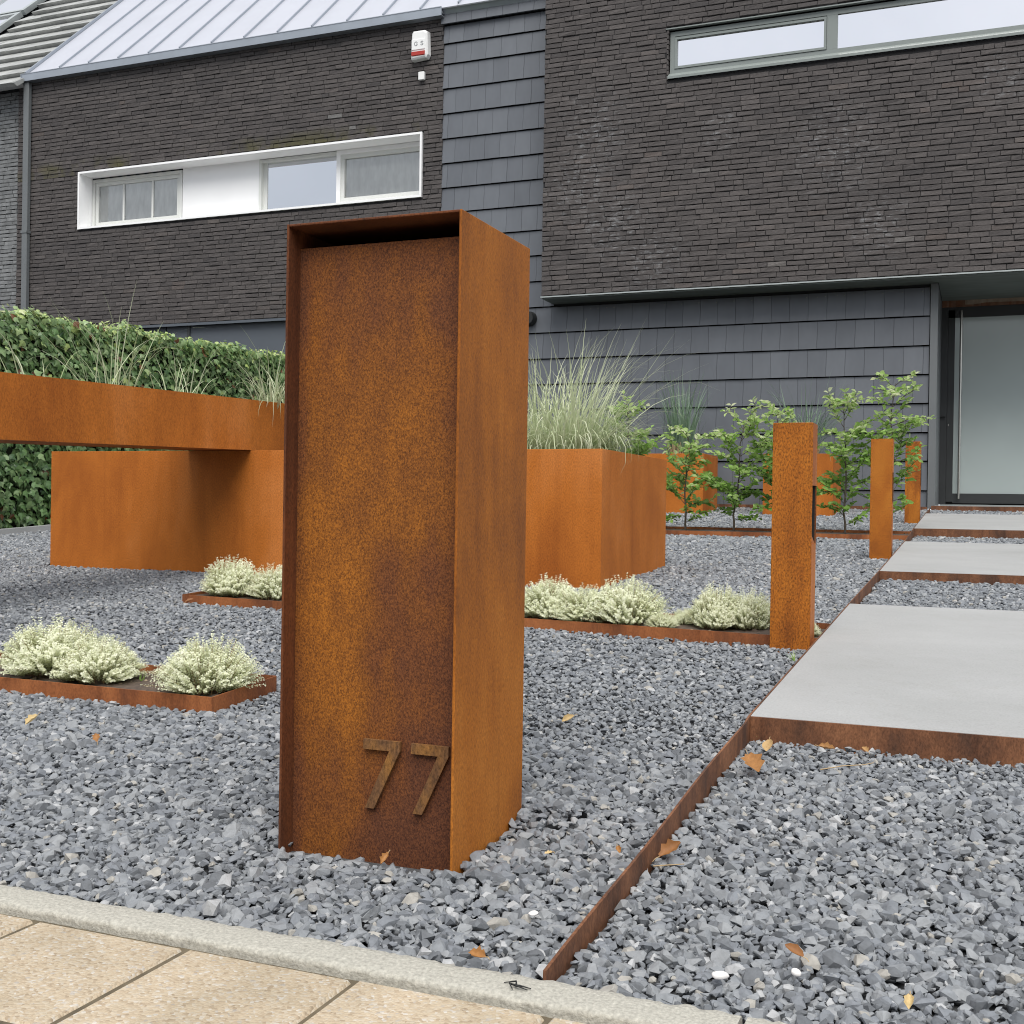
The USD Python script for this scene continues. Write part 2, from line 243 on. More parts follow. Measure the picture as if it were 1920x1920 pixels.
M_concrete = usdkit.material(stage, L + "pale_concrete_slab", {"g": ("geometry", {}), "m": ("mapping", {"scale": (0.8, 1.2, 1)}), "n": ("noise_texture", {"scale": 1.5, "detail": 7, "roughness": 0.62}),
    "r": ("rgb_ramp", {"ramp": [(0.28, (0.315, 0.316, 0.309)), (0.5, (0.352, 0.353, 0.348)), (0.74, (0.388, 0.389, 0.384))]}), "f": ("noise_texture", {"scale": 140.0, "detail": 4, "roughness": 0.7}),
    "fr": ("rgb_ramp", {"ramp": [(0.3, (0.84,)*3), (0.5, (1.0,)*3), (0.7, (1.07,)*3)]}), "v": ("voronoi_texture", {"scale": 38.0, "randomness": 1.0}), "vr": ("rgb_ramp", {"ramp": [(0.05, (0.62,)*3), (0.09, (1.0,)*3)]}),
    "s": ("noise_texture", {"scale": 0.9, "detail": 8, "roughness": 0.7, "distortion": 1.2}), "sr": ("rgb_ramp", {"ramp": [(0.49, (1.0,)*3), (0.505, (0.965, 0.96, 0.95)), (0.52, (1.0,)*3)]}),
    "a": ("mix", {"mix_type": "multiply", "fac": 1.0}), "b": ("mix", {"mix_type": "multiply", "fac": 1.0}), "c": ("mix", {"mix_type": "multiply", "fac": 1.0}), "bp": ("bump", {"strength": 0.15, "distance": 0.002}), "p": ("principled_bsdf", {"roughness": 0.6, "specular_ior_level": 0.4})},
    [("g.position", "m.vector"), ("m.vector", "n.vector"), ("n.fac", "r.fac"), ("g.position", "f.vector"), ("f.fac", "fr.fac"), ("g.position", "v.vector"), ("v.distance", "vr.fac"), ("m.vector", "s.vector"), ("s.fac", "sr.fac"),
     ("r.color", "a.color1"), ("fr.color", "a.color2"), ("a.color", "b.color1"), ("vr.color", "b.color2"), ("b.color", "c.color1"), ("sr.color", "c.color2"), ("c.color", "p.base_color"), ("f.fac", "bp.height"), ("bp.normal", "p.normal")], surface="p.BSDF")
M_kerb = mat_plain("rough_kerb_concrete", (0.40, 0.385, 0.335), rough=0.9, var=0.34, scale=150, bump=0.7, bscale=170)
M_soil = mat_plain("brown_soil", (0.085, 0.06, 0.045), rough=0.95, var=0.4, scale=40, bump=0.8, bscale=90)
M_crumb = mat_tone("soil_crumbs", [(0.0, (0.045, 0.032, 0.024)), (0.4, (0.13, 0.095, 0.07)), (1.0, (0.42, 0.34, 0.24))], rough=0.95)
M_ground = mat_plain("stony_ground", (0.055, 0.057, 0.06), rough=0.95, var=0.3, scale=50, bump=0.6, bscale=100)
M_joint = mat_plain("mossy_joint", (0.115, 0.092, 0.058), rough=0.95, var=0.4, scale=25)
M_red = mat_plain("red_lens", (0.40, 0.03, 0.02), rough=0.3, var=0.05)
M_ink = mat_plain("grey_lettering", (0.10, 0.11, 0.12), rough=0.6)
M_plastic = mat_plain("white_plastic", (0.80, 0.80, 0.79), rough=0.35, var=0.02)
M_paver = usdkit.material(stage, L + "exposed_aggregate", {
    "g": ("geometry", {}), "v": ("voronoi_texture", {"scale": 165.0, "randomness": 1.0}), "bw": ("separate_color", {}),
    "r": ("rgb_ramp", {"ramp": [(0.0, (0.34, 0.265, 0.185)), (0.18, (0.435, 0.35, 0.248)), (0.6, (0.468, 0.387, 0.28)), (0.88, (0.48, 0.415, 0.325)), (0.96, (0.54, 0.50, 0.44)), (1.0, (0.37, 0.325, 0.275))]}),
    "n": ("noise_texture", {"scale": 5.0, "detail": 5, "roughness": 0.6}), "nr": ("rgb_ramp", {"ramp": [(0.3, (0.80, 0.80, 0.78)), (0.7, (1.1, 1.1, 1.1))]}), "mu": ("mix", {"mix_type": "multiply", "fac": 1.0}),
    "b": ("bump", {"strength": 0.6, "distance": 0.003, "invert": True}), "p": ("principled_bsdf", {"roughness": 0.8, "specular_ior_level": 0.3})},
    [("g.position", "v.vector"), ("g.position", "n.vector"), ("v.color", "bw.color"), ("bw.r", "r.fac"), ("n.fac", "nr.fac"), ("r.color", "mu.color1"), ("nr.color", "mu.color2"), ("mu.color", "p.base_color"),
     ("v.distance", "b.height"), ("b.normal", "p.normal")], surface="p.BSDF")
M_thyme = mat_tone("cream_edged_leaves", [(0.0, (0.17, 0.20, 0.08)), (0.35, (0.47, 0.50, 0.27)), (0.65, (0.75, 0.78, 0.54)), (1.0, (0.86, 0.87, 0.69))], rough=0.7, translucent=0.3)
M_grass = mat_tone("pale_striped_grass", [(0.0, (0.24, 0.31, 0.12)), (0.5, (0.50, 0.56, 0.34)), (1.0, (0.74, 0.76, 0.56))], rough=0.6, translucent=0.3)
M_bluegrass = mat_tone("blue_green_grass", [(0.0, (0.12, 0.20, 0.11)), (1.0, (0.26, 0.36, 0.25))], rough=0.6, translucent=0.25)
M_straw = mat_tone("dry_cut_stems", [(0.0, (0.25, 0.15, 0.07)), (1.0, (0.55, 0.42, 0.24))], rough=0.8)
M_leaf = mat_tone("young_hornbeam_leaves", [(0.0, (0.10, 0.23, 0.035)), (0.5, (0.28, 0.46, 0.10)), (0.85, (0.50, 0.62, 0.27)), (1.0, (0.60, 0.64, 0.40))], rough=0.45, translucent=0.5)
M_ivy = mat_tone("ivy_leaves", [(0.0, (0.035, 0.085, 0.026)), (0.4, (0.125, 0.225, 0.075)), (0.7, (0.27, 0.375, 0.17)), (0.9, (0.40, 0.50, 0.15)), (0.96, (0.50, 0.55, 0.28)), (1.0, (0.16, 0.07, 0.03))], rough=0.36, spec=0.65, translucent=0.2)
M_bark = mat_plain("thin_bark", (0.075, 0.06, 0.045), rough=0.9, var=0.3, scale=40)
M_hedgecore = mat_plain("shaded_hedge_core", (0.018, 0.024, 0.010), rough=1.0, var=0.4, scale=12)
M_dry = mat_tone("dry_leaf", [(0.0, (0.20, 0.075, 0.025)), (0.5, (0.40, 0.19, 0.06)), (1.0, (0.62, 0.48, 0.24))], rough=0.6, translucent=0.2, fine=(90.0, 0.25))
M_pebble = mat_plain("white_pebble", (0.72, 0.70, 0.68), rough=0.6, var=0.08, scale=60)
STONES = [mat_plain("crushed_stone" + s, c, rough=0.75, var=0.22, scale=55.0, bump=0.3, bscale=120) for s, c in
          (("_dark", (0.125, 0.133, 0.144)), ("_blue", (0.175, 0.187, 0.205)), ("_mid", (0.215, 0.227, 0.241)), ("_plain", (0.25, 0.26, 0.27)), ("_pale", (0.37, 0.375, 0.38)), ("_warm", (0.33, 0.315, 0.285)))]

# ------------------------------------------------------------------ ground
gb = MB()
gx = [-80, -30, -12, -6, 0, 6, 80]; gyy = sorted(set(GY + [7.5, 12.5]))
gv = [(x, y, ground(y) - 0.018) for y in gyy for x in gx]; nx = len(gx)
gb.add(gv, [(j*nx+i, j*nx+i+1, (j+1)*nx+i+1, (j+1)*nx+i) for j in range(len(gyy)-1) for i in range(nx-1)])
gb.build("ground", M_ground, kind="structure", label="dark stony ground under the grey gravel of the front garden")

# ------------------------------------------------------------------ sidewalk: kerb and pavers
walk = thing("sidewalk", "sand coloured exposed aggregate pavement with a rough grey kerb along the gravel", None, kind="structure")
part("bedding", M_joint, walk, lambda b: b.box(-6, 4, -2.0, 1.742, -0.10, -0.010))
def kerb_piece(b, x0, x1):
    prof = [(1.742, -0.15), (1.742, 0.001), (1.745, 0.008), (1.752, 0.011), (1.765, 0.012), (1.778, 0.0125), (1.791, 0.013), (1.806, 0.013), (1.822, 0.012), (1.829, 0.006), (1.832, -0.02), (1.832, -0.15)]
    xs = np.arange(x0, x1 + 1e-6, 0.008); xs[-1] = x1; n = len(prof); pr_ = np.array(prof)
    v = np.concatenate([np.column_stack([np.full(n, x), pr_]) for x in xs])
    w = (meshkit.fbm(v*np.array([45, 45, 45]), 3, 5) - 0.5)*0.007; w2 = (meshkit.noise(v*np.array([6, 9, 0]), 9) - 0.5)*0.008
    v = v + np.column_stack([np.zeros(len(v)), w + w2*(v[:, 1] > 1.79), w*(v[:, 2] > -0.1)])
    f = [(i*n+j, i*n+j+1, (i+1)*n+j+1, (i+1)*n+j) for i in range(len(xs)-1) for j in range(n-1)]
    b.add(v, np.array(f)[:, ::-1])
    for e in (0, len(xs)-1):
        pts = [e*n + j for j in range(n)]; b.f.append(np.array([(pts[0]+b.n-len(v), pts[j]+b.n-len(v), pts[j+1]+b.n-len(v)) for j in range(1, n-1)]))
for x0, x1 in ((-4.6, -2.46), (-2.45, -0.336), (-0.326, 1.8)):
    part("kerb_stone", M_kerb, walk, lambda b: kerb_piece(b, x0, x1), smooth=50)
pr = np.random.default_rng(3)
for row in range(4):
    y1 = 1.736 - row*0.366; y0 = y1 - 0.354
    for k in range(-10, 6):
        x0 = -1.666 + (k+0)*0.347 + (0.17 if row % 2 else 0) + 0.005; x1 = x0 + 0.339
        if x1 < -2.6 or x0 > 0.6: continue
        dz = pr.uniform(-0.002, 0.002)
        part("paver", M_paver, walk, lambda b: b.cbox(x0 + pr.uniform(0, .003), x1, y0, y1 - pr.uniform(0, .004), -0.06, -0.004 + dz, 0.007))

# ------------------------------------------------------------------ gravel
BEDS = []
def bed_a(x): return np.interp(x, [-6, -2.46], [3.42, 3.36])
def bed_b(x): return np.interp(x, [-4.37, -0.87, -0.66], [5.66, 5.33, 5.31])
def blocked(x, y):
    m = (x > -1.48) & (x < -1.035) & (y > 2.265) & (y < 2.68)                   # pillar
    for by in (5.283, 10.2, 14.96): m |= (x > -0.876) & (x < -0.698) & (y > by) & (y < by + 0.16)
    m |= (x > -7.0) & (x < -2.31) & (y > 7.25) & (y < 8.98)                         # long planter
    m |= (x < -2.46) & (x > -6) & (y > bed_a(x) - 0.005) & (y < bed_a(x) + 0.41)
    m |= (x < -0.67) & (x > -4.37) & (y > bed_b(x) - 0.005) & (y < bed_b(x) + 0.5)
    m |= (x < -0.67) & (x > -7.6) & (y > 12.3) & (y < 12.95)
    for a, b in ((3.62, 6.56), (8.50, 11.37), (12.86, 15.58)): m |= (x > -0.68) & (y > a) & (y < b)
    m |= (np.abs(x + 0.665) < 0.013)
    for a, b in ((-4.56, -3.59), (-2.78, -1.84)): m |= (x > a) & (x < b) & (y > 15.98) & (y < 16.98)
    m |= (x < -10.2)
    return m
gr = np.random.default_rng(11)
def stone_mesh(r):
    n = r.integers(12, 20); p = r.normal(size=(n, 3)); p /= np.linalg.norm(p, axis=1, keepdims=True)
    p *= np.array([0.5, 0.36 + 0.1*r.random(), 0.24 + 0.12*r.random()])*r.uniform(0.82, 1.08, (n, 1)); h = trimesh.convex.convex_hull(p); return h
pts = []
def scatter(x0, x1, y0, y1, sp):
    xs, ys = np.meshgrid(np.arange(x0, x1, sp), np.arange(y0, y1, sp*0.9)); xs = xs + (np.arange(xs.shape[0])[:, None] % 2)*sp/2
    p = np.stack([xs.ravel(), ys.ravel()], 1); p += gr.uniform(-0.42, 0.42, p.shape)*sp
    q = project(np.column_stack([p, ground(p[:, 1])])); m = q[:, 2]*0.12 + 0.05
    keep = ~blocked(p[:, 0], p[:, 1]) & (q[:, 2] > 1.0) & (q[:, 0] > -150) & (q[:, 0] < 2070) & (q[:, 1] < 2060) & (p[:, 1] > 1.845)
    p = p[keep]; pts.append(np.column_stack([p, np.full(len(p), sp)]))
scatter(-4.5, 1.3, 1.84, 4.2, 0.0172); scatter(-4.5, 1.3, 1.84, 3.4, 0.029)
scatter(-8.5, 1.3, 4.2, 7.4, 0.0215)
scatter(-12, 1.5, 7.4, 11.0, 0.029); scatter(-12, 1.5, 11.0, 17.25, 0.036)
pts = np.vstack(pts); hid = (pts[:, 0] > -6.6) & (pts[:, 0] < -4.7) & (pts[:, 1] > 9); pts = pts[~hid]
n = len(pts); protos = 48
inst = UsdGeom.PointInstancer.Define(stage, "/World/gravel")
data(inst, kind="stuff", label="grey blue crushed stone gravel covering the garden between path, planters and kerb", category="gravel")
wts = np.array([0.16, 0.27, 0.30, 0.20, 0.045, 0.025]); fam = gr.choice(6, n, p=wts); idx = fam*8 + gr.integers(0, 8, n)
for k in range(protos):
    m = usdkit.mesh(stage, f"/World/gravel/stones/stone_{k:03d}", stone_mesh(gr), STONES[k//8]); inst.CreatePrototypesRel().AddTarget(m.GetPath())
UsdGeom.Scope.Define(stage, "/World/gravel/stones")
sz = pts[:, 2]*np.clip(gr.lognormal(0.22, 0.26, n), 0.62, 1.9)
pos = np.column_stack([pts[:, 0], pts[:, 1], ground(pts[:, 1]) - 0.004 + gr.uniform(-0.006, 0.007, n)])
pos[:, 2] += 0.012*(meshkit.noise(np.column_stack([pts[:, :2]*3.0, np.zeros(n)]), 4) - 0.5)
pos[:, 2] += 0.022*np.exp(-((pts[:, 1] - 2.72)/0.10)**2)*((pts[:, 0] > -1.6) & (pts[:, 0] < -0.9)) + 0.014*np.exp(-((pts[:, 0] + 1.57)/0.08)**2)*((pts[:, 1] > 2.1) & (pts[:, 1] < 2.8))
yaw = gr.uniform(0, 2*np.pi, n); tilt = np.abs(gr.normal(0, 0.5, n)); ta = gr.uniform(0, 2*np.pi, n)
q1 = np.column_stack([np.cos(tilt/2), np.sin(tilt/2)*np.cos(ta), np.sin(tilt/2)*np.sin(ta), np.zeros(n)]); q2 = np.column_stack([np.cos(yaw/2), np.zeros(n), np.zeros(n), np.sin(yaw/2)])
def qmul(a, b):
    w, x, y, z = a.T; W, X, Y, Z = b.T
    return np.column_stack([w*W-x*X-y*Y-z*Z, w*X+x*W+y*Z-z*Y, w*Y-x*Z+y*W+z*X, w*Z+x*Y-y*X+z*W])
qq = qmul(q1, q2).astype(np.float32)
inst.CreateProtoIndicesAttr(Vt.IntArray.FromNumpy(idx.astype(np.int32)))
inst.CreatePositionsAttr(Vt.Vec3fArray.FromNumpy(pos.astype(np.float32)))
inst.CreateScalesAttr(Vt.Vec3fArray.FromNumpy(np.repeat(sz[:, None], 3, 1).astype(np.float32)))
inst.CreateOrientationsAttr(Vt.QuathArray([Gf.Quath(float(a), float(b), float(c), float(d)) for a, b, c, d in qq]))
print("stones", n)

# ------------------------------------------------------------------ the house
house = thing("house", "dark brick house with grey tile cladding, zinc roof and glazed front door", "house")
def brick_shape(r, x0, x1, z0, z1, y, depth=0.05):
    j = lambda s: r.uniform(-s, s)
    jx, jz = 0.004, 0.0045
    o = [(x0 + j(jx), z0 + j(jz)), (x1 + j(jx), z0 + j(jz)), (x1 + j(jx), z1 + j(jz)), (x0 + j(jx), z1 + j(jz))]
    mid = [((x0*.6+x1*.4), z1 + j(jz)), ((x0*.3+x1*.7), z0 + j(jz))]
    ring = [o[0], mid[1], o[1], o[2], mid[0], o[3]]
    yo = y + float(np.clip(r.normal(0, 0.0042), -.008, .007)); cx, cz = (x0+x1)/2, (z0+z1)/2
    v = [(a, yo + depth, b) for a, b in ring] + [(a, yo + 0.004, b) for a, b in ring]
    v += [(a + math.copysign(min(0.006, abs(cx-a)*0.5), cx-a), yo - 0.002 + j(0.004), b + (0.0055 if cz > b else -0.0055)) for a, b in ring]
    f = []
    for k in range(6):
        l = (k+1) % 6
        f += [(k, l, 6+l), (k, 6+l, 6+k), (6+k, 6+l, 12+l), (6+k, 12+l, 12+k)]
    f += [(12, 12+k, 12+k+1) for k in range(1, 5)]
    return np.array(v), np.array(f)
def courses(r, x0, x1, z0, z1, y, holes=(), ch=0.0757, bl=0.272, jz=0.0095, jx=0.0055):
    out = []; z = z0; row = 0
    while z < z1 - 0.02:
        zt = min(z + ch - jz, z1); x = x0 - r.uniform(0, bl)
        if row % 2: x -= bl/2
        while x < x1:
            w = bl*r.choice([1, 1, 1, 1, 0.97, 1.03, 0.5]); a, b = max(x, x0), min(x + w - jx, x1)
            pieces = [(a, b)]
            for (hx0, hx1, hz0, hz1) in holes:
                if zt > hz0 + 0.01 and z < hz1 - 0.01:
                    pieces = [p for (s, e) in pieces for p in ((s, min(e, hx0 - 0.004)), (max(s, hx1 + 0.004), e))]
            for s, e in pieces:
                if e - s > 0.03: out.append((brick_shape(r, s, e, z, zt, y), (s + e)/2, (z + zt)/2, e - s))
            x += w
        z += ch; row += 1
    return out
YL, YR, YS = 17.25, 16.803, 17.30
wr = np.random.default_rng(21)
left_bricks = courses(wr, -17.32, -8.285, 4.02, 8.76, YL, [(-15.83, -8.625, 5.86, 6.965)])
right_bricks = courses(wr, -6.345, 3.2, 4.05, 9.6, YR, [(-4.418, 9, 7.125, 7.88)])
allb = [(b, YL) for b in left_bricks] + [(b, YR) for b in right_bricks]
def brick_tone(b):
    t = np.clip(wr.normal(0.45, 0.14), 0.1, 0.80)
    c = meshkit.noise(np.array([b[1]*0.7, 3.1, b[2]*1.1]), 2) - 0.5
    return float(np.clip(t + 0.35*c + (0.25 if wr.random() < 0.04 else 0), 0, 1))
scored = []
for i, (b, yy) in enumerate(allb):
    q = project(np.array([b[1], yy, b[2]])); vis = (20 < q[0] < 1900) and (10 < q[1] < 1900)
    scored.append(((b[3]/q[2]) if vis else 0, i))
big = set(i for s, i in sorted(scored, reverse=True)[:300])
wall_parts = {}
wall_parts[YL] = part("brick_wall", M_mortar, house, lambda b: (b.box(-17.32, -15.82, YL+.012, YL+.30, 4.012, 8.77), b.box(-8.63, -8.29, YL+.012, YL+.30, 4.012, 8.77), b.box(-15.819, -8.631, YL+.012, YL+.30, 4.012, 5.868), b.box(-15.819, -8.631, YL+.012, YL+.30, 6.955, 8.77)))
wall_parts[YR] = part("brick_wall", M_mortar, house, lambda b: (b.box(-6.34, -4.42, YR+.012, 17.55, 4.045, 9.65), b.box(-4.419, 3.2, YR+.012, 17.55, 4.045, 7.122), b.box(-4.419, 3.2, YR+.012, 17.55, 7.884, 9.65), b.box(-6.34, 3.2, 17.551, 20.0, 4.06, 9.65)))
rest = {YL: MB(), YR: MB()}
for i, (b, yy) in enumerate(allb):
    t = brick_tone(b)
    if i in big: MB().add(*b[0], tone=t).build("brick", M_brick, wall_parts[yy], tone=True)
    else: rest[yy].add(*b[0], tone=t)
for yy in (YL, YR): rest[yy].build("brickwork", M_brick, wall_parts[yy], tone=True, kind="stuff")
# reveal bricks at the left side of the window opening and the flank of the projecting volume
fl = MB()
for k in range(int((9.6-4.05)/0.0757)):
    z = 4.05 + k*0.0757
    for a in range(2): fl.box(-6.352, -6.335, YR + 0.055 + a*0.25 + (k % 2)*0.08, YR + 0.055 + a*0.25 + (k % 2)*0.08 + 0.24, z, z+0.066, tone=wr.uniform(.2, .7))
for k in range(10):
    z = 7.125 + k*0.0757
    fl.box(-4.424 + wr.uniform(-.003, .006), -4.40 + wr.uniform(-.004, .004), YR + .004 + wr.uniform(-.004, .004), YR + 0.11, z + .006, min(z+0.066, 7.88), tone=wr.uniform(.2, .7))
fl.build("side_brickwork", M_brick, house, tone=True)

# soffit and trim under the projecting brick volume
part("soffit", M_soffit, house, lambda b: (b.box(-6.33, -0.715, YR + .012, YS + .04, 4.0, 4.043), b.box(-0.610, 3.2, YR + .012, 18.80, 4.0, 4.043), b.box(-0.714, -0.611, YR + .012, YS - .03, 4.0, 4.043)))
part("edge_trim", M_trim, house, lambda b: (b.box(-6.352, 3.2, YR - .016, YR + .010, 4.018, 4.036), b.box(-6.352, -6.332, YR + .011, YS - .01, 4.018, 4.036)))
# cladding tiles
part("tile_backing", M_batten, house, lambda b: (b.box(-8.28, -0.72, YS + .012, YS + .25, 0.75, 4.03), b.box(-8.28, -6.36, YS + .012, YS + .25, 4.031, 8.72)))
tr = np.random.default_rng(5); hidden_tiles = MB(); ROWS = [0.72, 1.118, 1.53, 1.93, 2.338, 2.742, 3.146, 3.557, 3.966, 4.377, 4.787, 5.188, 5.59, 5.996, 6.397, 6.799, 7.209, 7.615, 8.017, 8.351]
for i, z in enumerate(ROWS):
    top = (ROWS[i+1] if i+1 < len(ROWS) else 8.655); xend = -0.722 if z < 3.9 else -6.305
    if 3.9 < z < 4.0: xend = -6.30
    off = -3.969 if i % 2 else -3.969 + 0.132
    x = off - 0.264*20
    while x < xend:
        a, b2 = max(x, -8.295) + .002, min(x + 0.264, xend) - .002
        if b2 - a > 0.02:
            dy, sk = tr.normal(0, 0.0016), tr.normal(0, 0.0009); tone = tr.uniform(0, 1)
            zt = top - 0.016; zt = min(zt, 3.985) if (z < 3.9 and b2 > -6.33) else zt
            yb, yt = YS - 0.044 + dy, YS - 0.016 + dy*0.5
            v = [(a, yb, z), (b2, yb, z + sk), (b2, yt, zt), (a, yt, zt), (a, yb+.014, z+.010), (b2, yb+.014, z+.010+sk), (b2, yt+.02, zt), (a, yt+.02, zt)]
            f = [(0, 1, 2, 3), (4, 7, 6, 5), (0, 4, 5, 1), (1, 5, 6, 2), (0, 3, 7, 4), (3, 2, 6, 7)]
            if z < 3.9 and b2 < -6.9: hidden_tiles.add(v, f, tone)
            else: MB().add(v, f, tone).build("wall_tile", M_slate, house, tone=True)
        x += 0.264
hidden_tiles.build("lower_wall_tiles", M_slate, house, tone=True, kind="stuff")
x = -8.31
for k in range(8):                                                     # ridge course over the tile strip
    a, b2 = (x + k*0.27), min(x + k*0.27 + 0.265, -6.36)
    if b2 - a < 0.03: continue
    MB().add([(a, 17.20, 8.652), (b2, 17.20, 8.652), (b2, 17.215, 8.80), (a, 17.215, 8.80), (a, 17.235, 8.652), (b2, 17.235, 8.652), (b2, 17.40, 8.93), (a, 17.40, 8.93)],
             [(0, 1, 2, 3), (0, 4, 5, 1), (3, 2, 6, 7), (0, 3, 7, 4), (1, 5, 6, 2), (4, 7, 6, 5)], tr.uniform(.3, 1)).build("ridge_tile", M_slate, house, tone=True)
sc = MB()
for xx in [-5.95, -5.84, -5.70, -5.58, -5.44, -5.32] + [-5.05 + 0.264*k for k in range(17)] + [-4.90, -2.26, -1.98]:
    m = trimesh.creation.icosphere(1, 0.010); m.apply_translation((xx, YS - 0.014, 3.90 + 0.004*math.sin(xx*9))); sc.mesh(m)
sc.build("fixing_screws", M_steel, house)

# lower wall under the left brick volume
part("lower_panel", M_panel, house, lambda b: b.box(-13.31, -8.30, YS + .06, YS + .16, 0.8, 3.97))
part("lower_panel", M_panel, house, lambda b: b.box(-13.835, -13.375, YS + .06, YS + .16, 0.8, 3.97))
part("lower_panel", M_panel, house, lambda b: b.box(-17.3, -13.855, YS + .06, YS + .16, 0.8, 3.97))
part("panel_post", M_doorframe, house, lambda b: b.box(-13.372, -13.313, YS + .04, YS + .14, 0.8, 3.98))
part("lintel_strip", M_panel, house, lambda b: (b.box(-17.32, -8.29, YL - .006, YL + .04, 3.965, 4.010), b.box(-17.32, -8.29, YL + .041, YS + .3, 3.985, 4.010)))
part("back_wall", M_mortar, house, lambda b: b.box(-17.31, -8.3, 17.75, 18.0, 0.7, 8.6))

# white ribbon window
WX0, WX1, WZ0, WZ1, WY = -15.815, -8.640, 5.873, 6.945, YL - 0.03
ww = part("window", M_white, house, lambda b: (b.box(WX0, WX1, WY, 17.66, WZ1 - .035, WZ1), b.box(WX0, WX1, WY, 17.66, WZ0, WZ0 + .035), b.box(WX0, WX0 + .035, WY, 17.66, WZ0 + .0351, WZ1 - .0351), b.box(WX1 - .035, WX1, WY, 17.66, WZ0 + .0351, WZ1 - .0351)), label="white framed ribbon window in the left brick wall")
YW = 17.585
def frame(b, x0, x1, z0, z1, w, y0, y1):
    b.box(x0, x1, y0, y1, z1 - w, z1); b.box(x0, x1, y0, y1, z0, z0 + w); b.box(x0, x0 + w, y0, y1, z0 + w + .0005, z1 - w - .0005); b.box(x1 - w, x1, y0, y1, z0 + w + .0005, z1 - w - .0005)
part("panel", M_white, ww, lambda b: b.box(-13.69, -12.04, YW - .012, YW + .08, WZ0 + .036, WZ1 - .036))
part("sash_frame", M_cream, ww, lambda b: frame(b, -15.772, -13.70, 5.945, 6.88, 0.055, YW - .02, YW + .05))
part("sash_frame", M_cream, ww, lambda b: frame(b, -15.71, -13.762, 6.005, 6.822, 0.065, YW + .004, YW + .06))
part("pane", M_glass_net, ww, lambda b: sheet(b, -15.65, -13.82, YW + .03, 6.06, 6.765))
for xx in (-15.062, -14.394): part("glazing_bar", M_cream, ww, lambda b: b.box(xx - .02, xx + .02, YW + .015, YW + .029, 6.03, 6.80))
part("net_curtain", M_net, ww, lambda b: b.box(-15.66, -13.8, YW + .042, YW + .046, 5.95, 6.87))
part("sash_frame", M_cream, ww, lambda b: (frame(b, -12.035, -10.36, 5.95, 6.90, 0.05, YW - .02, YW + .06), b.box(-11.985, -11.90, YW + .045, YW + .058, 6.0, 6.85)))
part("pane", M_glass_mid, ww, lambda b: sheet(b, -11.98, -10.41, YW + .06, 6.0, 6.85))
part("dim_room", M_room, ww, lambda b: b.box(-12.03, -10.37, YW + .14, YW + .15, 5.93, 6.9))
part("sash_frame", M_white, ww, lambda b: (frame(b, -10.445, -8.678, 5.935, 6.905, 0.075, YW - .03, YW + .05)))
part("sash_frame", M_cream, ww, lambda b: frame(b, -10.37, -8.752, 6.012, 6.83, 0.07, YW - .012, YW + .055))
part("pane", M_glass_net, ww, lambda b: sheet(b, -10.31, -8.81, YW + .03, 6.07, 6.77))
part("net_curtain", M_net, ww, lambda b: b.box(-10.36, -8.72, YW + .042, YW + .046, 5.95, 6.87))
part("shutter_slot", M_dark, ww, lambda b: (b.box(-15.77, -13.70, YW - .015, YW + .02, 6.886, 6.906), b.box(-12.03, -8.68, YW - .015, YW + .02, 6.907, 6.9095)))

# grey ribbon window at upper right
kk = 16.86/YR; sx = lambda x: x*kk; sz2 = lambda z: 0.8 + (z - 0.8)*kk
rw = part("window", M_grey, house, lambda b: (frame(b, -4.385, 3.2, sz2(7.20), 7.845, 0.07, 16.86, 16.95), b.box(sx(-2.125), sx(-1.98), 16.8605, 16.95, sz2(7.20) + .071, 7.774)), label="grey framed ribbon window at the top of the right brick wall")
part("sash_frame", M_grey, rw, lambda b: frame(b, sx(-4.30), sx(-2.13), sz2(7.275), sz2(7.735), 0.034, 16.848, 16.93))
part("pane", M_glass_sky, rw, lambda b: sheet(b, sx(-4.28), sx(-2.14), 16.885, sz2(7.29), sz2(7.72)))
part("pane", M_glass_sky, rw, lambda b: sheet(b, sx(-1.985), 3.12, 16.885, sz2(7.235), 7.78))
part("blind", M_blind, rw, lambda b: b.box(-4.36, 3.18, 17.0, 17.01, 7.15, 7.87))
part("sill", M_grey, rw, lambda b: b.add([(-4.40, YR - .03, 7.132), (3.2, YR - .03, 7.132), (3.2, YR - .03, 7.168), (-4.40, YR - .03, 7.168), (-4.40, 16.87, 7.19), (3.2, 16.87, 7.19), (3.2, 16.87, 7.24), (-4.40, 16.87, 7.24)], [(0, 1, 2, 3), (3, 2, 6, 7), (0, 4, 5, 1), (0, 3, 7, 4), (1, 5, 6, 2)]))
part("lintel_strip", M_grey, rw, lambda b: b.box(-4.44, 3.2, YR - .008, 16.855, 7.868, 7.884))

# entrance: jamb, door
part("jamb", M_jamb, house, lambda b: (b.box(-0.712, -0.614, YS - .07, YS + .12, 0.86, 3.995), b.box(-0.712, -0.616, YS + .121, 18.80, 0.86, 3.995)))
part("entrance_floor", M_concrete, house, lambda b: b.box(-0.615, 3.2, 17.215, 18.80, 0.80, 0.905))
part("step_riser", M_edge, house, lambda b: b.box(-0.66, 3.2, 17.195, 17.2145, 0.70, 0.900))
YD = 18.803
bd = MB(); xs = np.linspace(-0.61, 3.2, 120); br = np.random.default_rng(2); 
for i in range(len(xs)-1):
    h = 0.045 + 0.03*meshkit.noise(np.array([xs[i]*5.0, 0, 0]), 3) if xs[i] > -0.3 else 0.0
    bd.box(xs[i], xs[i+1], YD - .05, YD - .02, 3.905, 4.0 - h, tone=0.1 + 0.2*br.random())
    if h: bd.box(xs[i], xs[i+1], YD - .054, YD - .02, 4.0 - h, 4.0, tone=0.6 + 0.2*br.random())
bd.build("bare_band", M_rustband, house, tone=True)
